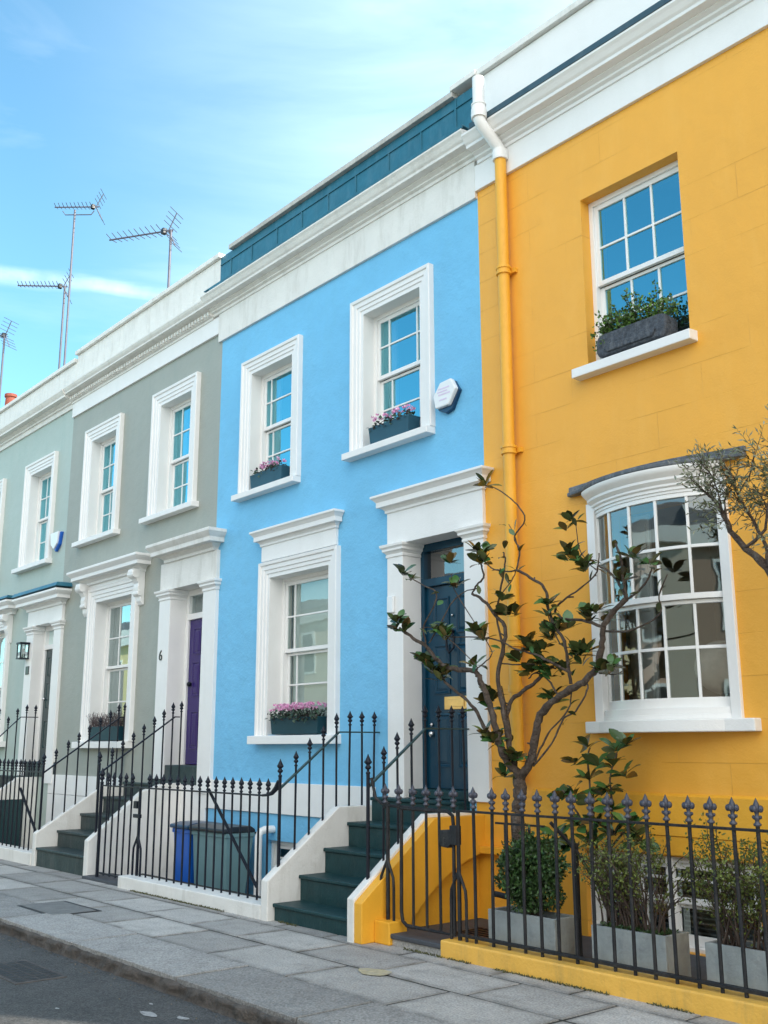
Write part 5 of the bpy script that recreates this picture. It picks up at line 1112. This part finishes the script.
OLV_B = [
  ([(-3.13,-0.75,1.78),(-3.26,-0.76,2.27),(-3.44,-0.78,2.61),(-3.58,-0.79,2.76),(-3.66,-0.81,2.89),(-3.7,-0.82,3.02),(-3.76,-0.84,3.12),(-3.87,-0.85,3.23)], 0.035, 0.005),
  ([(-3.42,-0.8,2.61),(-3.44,-0.78,2.76),(-3.55,-0.75,2.98),(-3.64,-0.72,3.13),(-3.7,-0.7,3.32)], 0.014, 0.004),
  ([(-3.57,-0.8,2.76),(-3.43,-0.79,2.86),(-3.4,-0.78,3.02),(-3.34,-0.76,3.17),(-3.27,-0.75,3.32)], 0.012, 0.004),
  ([(-3.64,-0.72,3.14),(-3.55,-0.71,3.26),(-3.5,-0.7,3.42)], 0.006, 0.003),
  ([(-3.25,-0.78,2.26),(-3.2,-0.82,2.62),(-3.2,-0.86,3.0),(-3.21,-0.9,3.38)], 0.018, 0.005),
  ([(-3.69,-0.84,3.01),(-3.72,-0.85,3.2),(-3.78,-0.86,3.35)], 0.006, 0.003),
  ([(-3.64,-0.84,2.88),(-3.68,-0.82,3.09),(-3.6,-0.8,3.22)], 0.006, 0.003),
]

def limb(mb, pts, r0, r1, n=8, wob=.008, sub=4):
    P_ = [Vector(p) for p in pts]; out = []
    for i in range(len(P_) - 1):
        a = P_[max(i - 1, 0)]; b = P_[i]; c = P_[i + 1]; d = P_[min(i + 2, len(P_) - 1)]
        for k in range(sub):
            t = k / sub; out.append(.5 * ((2 * b) + (c - a) * t + (2 * a - 5 * b + 4 * c - d) * t * t + (3 * b - a - 3 * c + d) * t ** 3))
    out.append(P_[-1]); m_ = len(out); rad = []
    for k, p in enumerate(out):
        r = r0 + (r1 - r0) * k / (m_ - 1); out[k] = p + rv() * wob * min(1, r * 60) * (0 if k in (0, m_ - 1) else 1); rad.append(r * rnd.uniform(.88, 1.14))
    mb.tube(out, rad, n); return out
rnd = random.Random(21)
mg = thing('magnolia_tree', 'bare branched magnolia with glossy leaf whorls before the yellow wall', 'tree', (-5.83, -.55, .05))
mb = MB()
limb(mb, [(-5.84, -.55, .02), (-5.84, -.55, .35)] + [MAG_B[0][0][0]], .062, .050, 12)
for k, (pts, a, b) in enumerate(MAG_B):
    o_ = limb(mb, pts, a * .95, b * 1.2, 10 if a > .02 else 7)
    if a > .012:
        for _ in range(2):                                    # pruned stubs
            p = rnd.choice(o_[2:-2]); mb.tube([p, p + (rv() + Vector((0, 0, .6))).normalized() * rnd.uniform(.03, .06)], [.008, .006], 6)
mb.build('trunk', M['bark'], mg, smooth=True)
lf = MB(); lf.open = True
def whorl(lf, p, n, up, ln=(.10, .155), sp=1.0):
    for i in range(n):
        a = 6.283 * (i / n) + rnd.uniform(-.4, .4); side = Vector((math.cos(a), math.sin(a), 0))
        d = (side * sp + up * rnd.uniform(.05, 1.5) + rv() * .25).normalized()
        nm = (up - side * .9 + rv() * .45 + Vector((0, -.25, 0))).normalized()
        L_ = rnd.uniform(*ln); lf.leaf(Vector(p) + rv() * .012, d, nm, L_, L_ * rnd.uniform(.46, .58), .5, rnd.uniform(0, .45))
for (x, y, z, n) in MAG_C:
    whorl(lf, (x, y, z), n + 4, Vector((rnd.uniform(-.3, .3), rnd.uniform(-.4, .1), 1)))
    if n > 4: whorl(lf, Vector((x, y, z)) + Vector((rnd.uniform(-.09, .09), rnd.uniform(-.05, .05), rnd.uniform(-.09, .03))), 5, Vector((rnd.uniform(-.4, .4), rnd.uniform(-.5, .1), 1)), (.09, .14))
for k, (pts, a, b) in enumerate(MAG_B):                          # single leaves and twigs along the finer branches
    if a > .016: continue
    for _ in range(3):
        q = Vector(pts[rnd.randint(1, len(pts) - 1)]) + rv() * .03; d = (rv() + Vector((0, -.2, .4))).normalized()
        lf.leaf(q, d, (rv() * .6 + Vector((0, -.4, 1))).normalized(), rnd.uniform(.07, .12), rnd.uniform(.035, .055), .5, rnd.uniform(0, .5))
lf.build('foliage', M['leaf_mag'], mg, smooth=True)
sp_ = thing('young_magnolia', 'young magnolia with big leaves rising behind the middle planter', 'shrub', (-5.05, -.4, .05))
mb = MB()
for pts in SAP_B: limb(mb, [(-5.0 + rnd.uniform(-.03, .03), -.38, .05)] + pts, .014, .005, 7)
mb.build('stems', M['bark'], sp_, smooth=True)
lf = MB(); lf.open = True
for p in SAP_C: whorl(lf, p, 7, Vector((rnd.uniform(-.3, .3), -.3, .8)), (.11, .165))
lf.build('foliage', M['leaf_mag'], sp_, smooth=True)
ol = thing('olive_tree', 'grey green olive tree reaching in from the right edge', 'tree', (-3.2, -.65, .05))
mb = MB(); lf = MB(); lf.open = True
limb(mb, [(-3.05, -.62, .03), (-3.08, -.64, .6), (-3.06, -.68, 1.2)] + [OLV_B[0][0][0]], .045, .036, 10)
ends = []
for pts, a, b in OLV_B:
    o_ = limb(mb, pts, a, b, 8); ends += [(p, k / len(o_)) for k, p in enumerate(o_) if k > len(o_) * (.60 if a > .03 else .35)]
for (x, y, z) in [(-2.95, -.8, 3.2), (-2.7, -.7, 3.0), (-2.6, -.9, 2.7), (-2.85, -.4, 3.3)]:
    o_ = limb(mb, [(-3.02, -.70, 1.9), (-2.95 + (x + 2.95) * .5, -.72, 2.4), (x, y, z)], .016, .004, 6); ends += [(p, .6) for p in o_[4:]]
for _ in range(290):
    p, k = rnd.choice(ends); d = (rv() + Vector((-.45, -.1, .55))).normalized(); pts = [p.copy()]; q = p.copy(); n = rnd.randint(4, 7)
    for i in range(n):
        d = (d + rv() * .22 + Vector((0, 0, .04))).normalized(); q = q + d * .036; pts.append(q.copy())
        for s_ in (-1, 1):
            if rnd.random() < .80: lf.mini(q, (d * .7 + d.cross(rv()) * .9).normalized(), rv(), rnd.uniform(.034, .058), rnd.uniform(.009, .014))
    mb.tube(pts, [.003 - .002 * i / n for i in range(n + 1)], 4, cap=False)
mb.build('trunk', M['bark'], ol, smooth=True); lf.build('foliage', M['leaf_olive'], ol)

# ------------------------------------------------------------------ window boxes
WG = 'window boxes on the sills'
def trough(label, x0, x1, yc, z0, h, dep, mt):
    t = thing('window_box', label, 'window box', ((x0 + x1) / 2, yc, z0), WG)
    y0, y1 = yc - dep / 2, yc + dep / 2; k = .02
    mb = MB(); i = 0
    o = [(x0 + k, y0 + k * .6), (x1 - k, y0 + k * .6), (x1 - k, y1 - k * .6), (x0 + k, y1 - k * .6)]; u = [(x0, y0), (x1, y0), (x1, y1), (x0, y1)]
    e = .014; ui = [(x0 + e, y0 + e), (x1 - e, y0 + e), (x1 - e, y1 - e), (x0 + e, y1 - e)]
    mb.v += [(*p, z0) for p in o] + [(*p, z0 + h) for p in u] + [(*p, z0 + h) for p in ui] + [(*p, z0 + h - .04) for p in ui]
    mb.f += [(3, 2, 1, 0), (12, 13, 14, 15)]
    for a in (0, 4, 8):
        for q in range(4): mb.f.append((a + q, a + (q + 1) % 4, a + 4 + (q + 1) % 4, a + 4 + q))
    mb.build('box', mt, t, bev=.004)
    MB().box(x0 + e, x1 - e, y0 + e, y1 - e, z0 + h - .05, z0 + h - .03).build('soil', M['soil'], t)
    return t
def cyclamen(label, x0, x1, yc, z, dep, hl, nl, nf, seed):
    global rnd
    rnd = random.Random(seed)
    t = thing('cyclamen', label, 'flowers', ((x0 + x1) / 2, yc, z), 'pink flowers in window boxes')
    lf = MB(); lf.open = True; fl_ = MB(); fl_.open = True
    for _ in range(nl):
        p = Vector((rnd.uniform(x0, x1), yc + rnd.uniform(-.5, .5) * dep, z + rnd.uniform(-.03, hl * .55)))
        d = (rv() + Vector((0, -.5, .25))).normalized(); lf.mini(p, d, Vector((0, -.5, 1)) + rv() * .4, rnd.uniform(.03, .05), rnd.uniform(.03, .045))
    for _ in range(nf):
        p = Vector((rnd.uniform(x0 + .02, x1 - .02), yc + rnd.uniform(-.5, .4) * dep, z + hl * rnd.uniform(.55, 1.0)))
        for k in range(5):
            a = 6.283 * k / 5 + rnd.random(); fl_.mini(p, Vector((math.cos(a) * .6, math.sin(a) * .6, .9)), rv(), rnd.uniform(.026, .042), rnd.uniform(.016, .024))
    lf.build('foliage', M['leaf_cyc'], t); fl_.build('petals', petals, t)
petals = leaf_mat('pink_cyclamen_petals', (.74, .30, .55), (.80, .48, .68), .6, .35)
trough('slate blue window box on the left upstairs sill of the blue house', -10.72, -10.02, .02, 4.628, .185, .17, M['box_blue'])
cyclamen('pink flowers in the window box upstairs left on the blue house', -10.69, -10.05, .0, 4.80, .15, .11, 260, 42, 1)
trough('slate blue window box on the right upstairs sill of the blue house', -8.36, -7.70, .02, 4.668, .195, .17, M['box_blue'])
cyclamen('pink flowers in the window box upstairs right on the blue house', -8.34, -7.72, .0, 4.85, .15, .12, 260, 42, 2)
trough('dark teal window box on the ground floor sill of the blue house', -10.14, -9.22, .03, 1.648, .185, .20, M['box_teal'])
cyclamen('dense pink cyclamen above grey leaves in the ground floor window box', -10.15, -9.22, .0, 1.82, .22, .15, 620, 130, 3)
trough('dark green window box on the ground floor sill of the grey green house', -15.03, -14.00, .03, 1.603, .20, .20, M['box_teal'])
lv = thing('lavender', 'dried out brown lavender in the window box of the grey green house', 'plant', (-14.5, .0, 1.8))
rnd = random.Random(9); st = MB(); lf = MB(); lf.open = True
for _ in range(240):
    p = Vector((rnd.uniform(-15.0, -14.03), rnd.uniform(-.07, .10), 1.76)); d = (Vector((rnd.uniform(-.5, .5), rnd.uniform(-.6, .3), 1))).normalized(); L_ = rnd.uniform(.12, .27)
    st.tube([p, p + d * L_ * .6, p + d * L_ + Vector((0, 0, -.01))], [.003, .0025, .002], 4, cap=False)
    for k in range(5): lf.mini(p + d * L_ * rnd.uniform(.3, 1), (d + rv() * .8).normalized(), rv(), rnd.uniform(.02, .04), .007)
st.build('stems', M['leaf_dry'], lv); lf.build('foliage', M['leaf_dry'], lv)
# rough stone trough on the yellow house sill
t = thing('window_box', 'rough dark stone trough on the upstairs sill of the yellow house', 'window box', (-4.88, .0, 4.71), WG)
mb = MB(); pr = [(-5.21, 4.722), (-4.57, 4.722), (-4.535, 4.78), (-4.53, 4.87), (-4.545, 4.91), (-4.60, 4.922), (-5.15, 4.922), (-5.215, 4.905), (-5.235, 4.86), (-5.235, 4.77)]
mb.prism_y(pr, -.095, .085); mb.build('trough', M['stone_trough'], t, bev=.018, seg=3)
mb = MB(); mb.prism_y([(-5.12, 4.745), (-4.66, 4.745), (-4.62, 4.80), (-4.70, 4.815), (-4.88, 4.80), (-5.06, 4.815), (-5.15, 4.80)], -.112, -.09); mb.build('relief', M['stone_trough'], t, bev=.008, seg=2)
hb = thing('herb_plant', 'leafy green plant spilling over the stone trough upstairs', 'plant', (-4.88, 0, 4.9))
rnd = random.Random(14); st = MB(); lf = MB(); lf.open = True
for _ in range(64):
    p = Vector((rnd.uniform(-5.22, -4.52), rnd.uniform(-.06, .06), 4.90)); hh = rnd.uniform(.10, .27) * (1.25 if abs(p.x + 4.80) < .12 else .9); d = Vector((rnd.uniform(-.4, .4), rnd.uniform(-.5, .2), 1)).normalized(); q = p.copy(); pts = [q.copy()]
    for k in range(5):
        d = (d + rv() * .25).normalized(); q = q + d * hh / 5; pts.append(q.copy())
        for _2 in range(5): lf.mini(q + rv() * .018, (rv() + Vector((0, -.2, .3))).normalized(), rv(), rnd.uniform(.022, .045), rnd.uniform(.016, .03))
    st.tube(pts, .0025, 4, cap=False)
for _ in range(26):
    p = Vector((-5.23 + rnd.uniform(-.06, .08), rnd.uniform(-.10, .02), 4.92 - rnd.uniform(-.06, .12)))
    for _2 in range(4): lf.mini(p + rv() * .02, (rv() + Vector((-.3, -.3, -.2))).normalized(), rv(), rnd.uniform(.02, .035), .022)
st.build('stems', M['twig'], hb); lf.build('foliage', M['leaf_herb'], hb)

# ------------------------------------------------------------------ wheelie bins
BG = 'wheelie bins in the sunken yard'
def bin_(label, x0, x1, yf, dep, zb, zt, mt, lidm):
    t = thing('wheelie_bin', label, 'bin', ((x0 + x1) / 2, yf + dep / 2, zb), BG)
    k = .05; mb = MB(); xm = (x0 + x1) / 2
    o = [(x0 + k, yf + k), (x1 - k, yf + k), (x1 - k, yf + dep - .12), (x0 + k, yf + dep - .12)]; u = [(x0 + .012, yf + .012), (x1 - .012, yf + .012), (x1 - .012, yf + dep), (x0 + .012, yf + dep)]
    mb.v += [(*p, zb + .04) for p in o] + [(*p, zt - .09) for p in u]; mb.f += [(3, 2, 1, 0), (4, 5, 6, 7)] + [(q, (q + 1) % 4, 4 + (q + 1) % 4, 4 + q) for q in range(4)]
    b = mb.build('body', mt, t, bev=.02, seg=3)
    MB().box(x0, x1, yf, yf + dep, zt - .115, zt - .065).build('rim', mt, t, bev=.01)
    mb = MB(); mb.prism_x([(yf - .03, zt - .062), (yf - .03, zt - .02), (yf + .10, zt + .005), (yf + dep - .06, zt + .005), (yf + dep, zt - .03), (yf + dep, zt - .062)], x0 - .01, x1 + .01); mb.build('lid', lidm, t, bev=.012)
    MB().tube([(x0 + .06, yf + dep + .05, zt - .08), (x1 - .06, yf + dep + .05, zt - .08)], .014, 8).build('handle', lidm, t)
    for s_ in (x0 + .03, x1 - .07):
        mb = MB(); mb.lathe([(.02, 0), (.095, .004), (.10, .02), (.095, .04), (.02, .044)], 18)
        mb.v = [(s_ + z, yf + dep - .06 + x, zb + .10 + y) for x, y, z in mb.v]; mb.build('wheel', M['plastic_dark'], t, smooth='auto')
bin_('bright blue wheelie bin at the left of the wide bin', -11.45, -11.05, -.55, .40, -.42, .645, M['plastic_blue'], M['plastic_navy'])
bin_('wide grey green wheelie bin with a black lid', -11.0, -10.24, -.55, .38, -.42, .645, M['plastic_green'], M['plastic_dark'])
MB_ = MB().tube([(-10.12, -.20, -.42), (-10.12, -.20, .54), (-10.12, -.18, .59), (-10.12, -.12, .61), (-10.12, -.005, .61)], .042, 14).build('waste_pipe', M['white_gloss'], None, smooth='auto'); tag(MB_, 'white waste pipe on the blue basement wall right of the bins', 'pipe')

# ------------------------------------------------------------------ wall fittings
ab = thing('alarm_box', 'white hexagonal alarm box with a dark blue base on the blue wall', 'alarm box', (-7.135, 0, 4.9), 'alarm boxes')
hexa = [(-7.135 + .185 * math.cos(R(60 * k + 12)) * .92, 4.905 + .165 * math.sin(R(60 * k + 12))) for k in range(6)]
hexa = [(-7.30, 4.93), (-7.27, 4.80), (-7.08, 4.80), (-6.975, 4.945), (-7.045, 5.065), (-7.20, 5.055)]
MB().prism_y([(x, z) for x, z in hexa], -.085, -.03).build('cover', M['plastic_white'], ab, bev=.012, seg=3)
MB().prism_y([(-7.285, 4.90), (-7.265, 4.785), (-7.16, 4.735), (-7.07, 4.76), (-6.965, 4.935), (-7.04, 5.05), (-7.2, 5.04)], -.045, -.0).build('base', M['plastic_navy'], ab, bev=.006)
mb = MB(); 
for k, (xa, xb, z) in enumerate([(-7.22, -7.06, 4.985), (-7.235, -7.09, 4.955), (-7.22, -7.05, 4.925), (-7.21, -7.10, 4.87)]): mb.box(xa, xb, -.0875, -.084, z - .007, z + .007)
mb.build('faded_logo', M['faint_print'], ab)
ab = thing('alarm_box', 'white and blue alarm box on the sage wall beside the window', 'alarm box', (-16.8, 0, 4.9), 'alarm boxes')
MB().prism_y([(-16.99, 5.06), (-16.65, 5.06), (-16.69, 4.86), (-16.82, 4.77), (-16.94, 4.86)], -.08, -.03).build('cover', M['plastic_white'], ab, bev=.01)
MB().prism_y([(-16.97, 5.05), (-16.60, 5.05), (-16.66, 4.84), (-16.80, 4.73), (-16.93, 4.84)], -.05, 0).build('base', M['plastic_blue'], ab, bev=.006)
la = thing('wall_lantern', 'black framed square lantern on the pilaster of the sage house door', 'lantern', (-17.64, -.1, 3.0))
x0, x1, y0, y1, z0, z1 = -17.79, -17.62, -.21, -.06, 2.98, 3.25
mb = MB()
for x in (x0, x1 - .018):
    for y in (y0, y1 - .018): mb.box(x, x + .018, y, y + .018, z0 + .02, z1 - .02)
mb.box(x0 - .012, x1 + .012, y0 - .012, y1 + .012, z1 - .02, z1 + .015); mb.box(x0 - .006, x1 + .006, y0 - .006, y1 + .006, z0, z0 + .02); mb.box(x0 + .06, x1 - .06, y1 + .002, -.048, z0 + .08, z1 - .08)
mb.build('frame', M['iron'], la, bev=.003)
MB().box(x0 + .010, x1 - .010, y0 + .010, y1 - .010, z0 + .021, z1 - .021).build('glass', glass('lantern_glass', .25, 1, (1, 1, 1), .1), la)
MB().tube([(-17.705, -.135, 3.0), (-17.705, -.135, 3.12)], .015, 8).ball((-17.705, -.135, 3.14), .026).build('bulb', M['lantern_glass'], la, smooth=True)
# paper lampshade standing inside the bow window
ps = thing('globe_lamp', 'pale round paper globe lamp seen inside the bow window', 'lamp', (-4.62, .62, 1.9))
mb = MB(); mb.ball((-4.66, .55, 2.12), .21, 24, 14); mb.build('globe', M['paper'], ps, smooth=True)
MB().lathe([(.10, 0), (.10, .02), (.02, .03), (.02, .20)], 16, (-4.66, .55, 1.72)).build('base', M['twig'], ps, smooth='auto')
MB().box(-4.95, -4.30, .40, .80, 1.68, 1.72).build('side_table', M['white'], ps)

# ------------------------------------------------------------------ aerials on the roofs
AG = 'television aerials on the rooftops'
def aerial(label, base, top, ends, n=11, cross=.17, sag=False, zb=None):
    t = thing('tv_aerial', label, 'aerial', base, AG)
    b = Vector(base); tp = Vector(top)
    MB().tube([b, (b + tp) / 2, tp + Vector((0, 0, .02))], .022, 8).build('mast', M['alu'], t, smooth='auto')
    e1, e2 = Vector(ends[0]), Vector(ends[1]); d = (e2 - e1).normalized(); sd_ = Vector((d.y, -d.x, 0)).normalized(); up = Vector((0, 0, 1))
    MB().tube([e1, e2], .016, 6).build('boom', M['alu'], t)
    L_ = (e2 - e1).length
    for k in range(n):
        p = e1 + d * (L_ * (.03 + .80 * k / (n - 1))); h = cross * (.80 + .25 * k / n)
        MB().tube([p - sd_ * h + up * .03, p, p + sd_ * h + up * .03], .007, 5).build('element', M['alu'], t)
    for s_ in (-1, 1):                                          # angled reflector grid
        c_ = e1 + d * (L_ * .93); tip = c_ + up * (s_ * .30) + d * .14
        mb = MB(); mb.tube([c_, tip], .010, 6)
        for k in range(4):
            p = c_ + (tip - c_) * ((k + 1) / 4); mb.tube([p - sd_ * .22, p + sd_ * .22], .006, 5)
        mb.build('reflector', M['alu'], t)
    mb = MB(); pm = e1 + d * (L_ * .86); mb.box(pm.x - .04, pm.x + .04, pm.y - .04, pm.y + .04, pm.z - .05, pm.z + .05); mb.build('dipole_box', M['plastic_dark'], t, bev=.01)
    mb = MB(); mb.tube([tp - d * (.26 if sag else .03) + up * .0, tp - d * (.2 if sag else .02) - up * (.09 if sag else .02), tp + d * (.35 if sag else .02) - up * (.09 if sag else .02), tp + d * (.41 if sag else .03)], .011, 6); mb.build('bracket', M['alu'], t)
#AERIALS
def boom(top, d, ln, fr):
    d = Vector(d).normalized(); t = Vector(top); return (t - d * ln * fr, t + d * ln * (1 - fr))
aerial('tallest television aerial on the far roof, above the others', (-19.60, 1.0, 7.2), (-19.60, 1.0, 12.60), boom((-19.60, 1.0, 12.69), (.60, .70, 0), .95, .46), 10, .16, True)
aerial('lower television aerial just left of the tallest mast', (-19.86, 1.0, 7.2), (-19.86, 1.0, 10.95), boom((-19.86, 1.0, 10.97), (.62, .82, 0), 1.02, .96), 11, .18)
aerial('short television aerial on the grey green house roof, nearest the blue house', (-14.42, .6, 7.2), (-14.42, .6, 9.89), boom((-14.42, .6, 9.90), (.99, .65, 0), 1.20, .97), 10, .20)
aerial('television aerial on the chimney at the left edge', (-21.60, .42, 8.3), (-21.60, .42, 10.27), boom((-21.60, .42, 10.28), (.66, .33, 0), .75, .9), 8, .16)

# moss and grit in the joint between the low walls and the paving
ms = MB(); ms.open = True; rnd = random.Random(33)
for (xa, xb, y) in ((-5.93, -2.0, -1.268), (-11.05, -8.35, -1.352), (-6.75, -5.97, -1.262), (-8.1, -7.0, -1.285)):
    x = xa
    while x < xb:
        if noise.noise(Vector((x * 2.3, y, 3))) > -.1:
            for _ in range(4): ms.mini(Vector((x + rnd.uniform(-.02, .02), y - rnd.uniform(0, .018), .001)), (rv() + Vector((0, -.3, .8))).normalized(), rv(), rnd.uniform(.010, .024), .010)
        x += .012
o = ms.build('moss', mat('dull_moss', (.10, .105, .045), .95, .4, 20)); o['kind'] = 'stuff'

# grit and leaf scraps in the gutter and on the paving
gt = MB(); gt.open = True
for _ in range(420):
    x = rnd.uniform(-14, -4.8); g_ = rnd.random() < .75
    y = (-3.14 - abs(rnd.gauss(0, .10))) if g_ else rnd.uniform(-3.0, -1.4); z = -.103 if g_ else .008
    gt.mini(Vector((x, y, z)), Vector((rnd.uniform(-1, 1), rnd.uniform(-1, 1), .15)), Vector((0, 0, 1)) + rv() * .3, rnd.uniform(.008, .028 if g_ else .016), .010)
o = gt.build('grit', leaf_mat('dry_scraps', (.13, .10, .065), (.16, .14, .10), .9, .7)); o['kind'] = 'stuff'
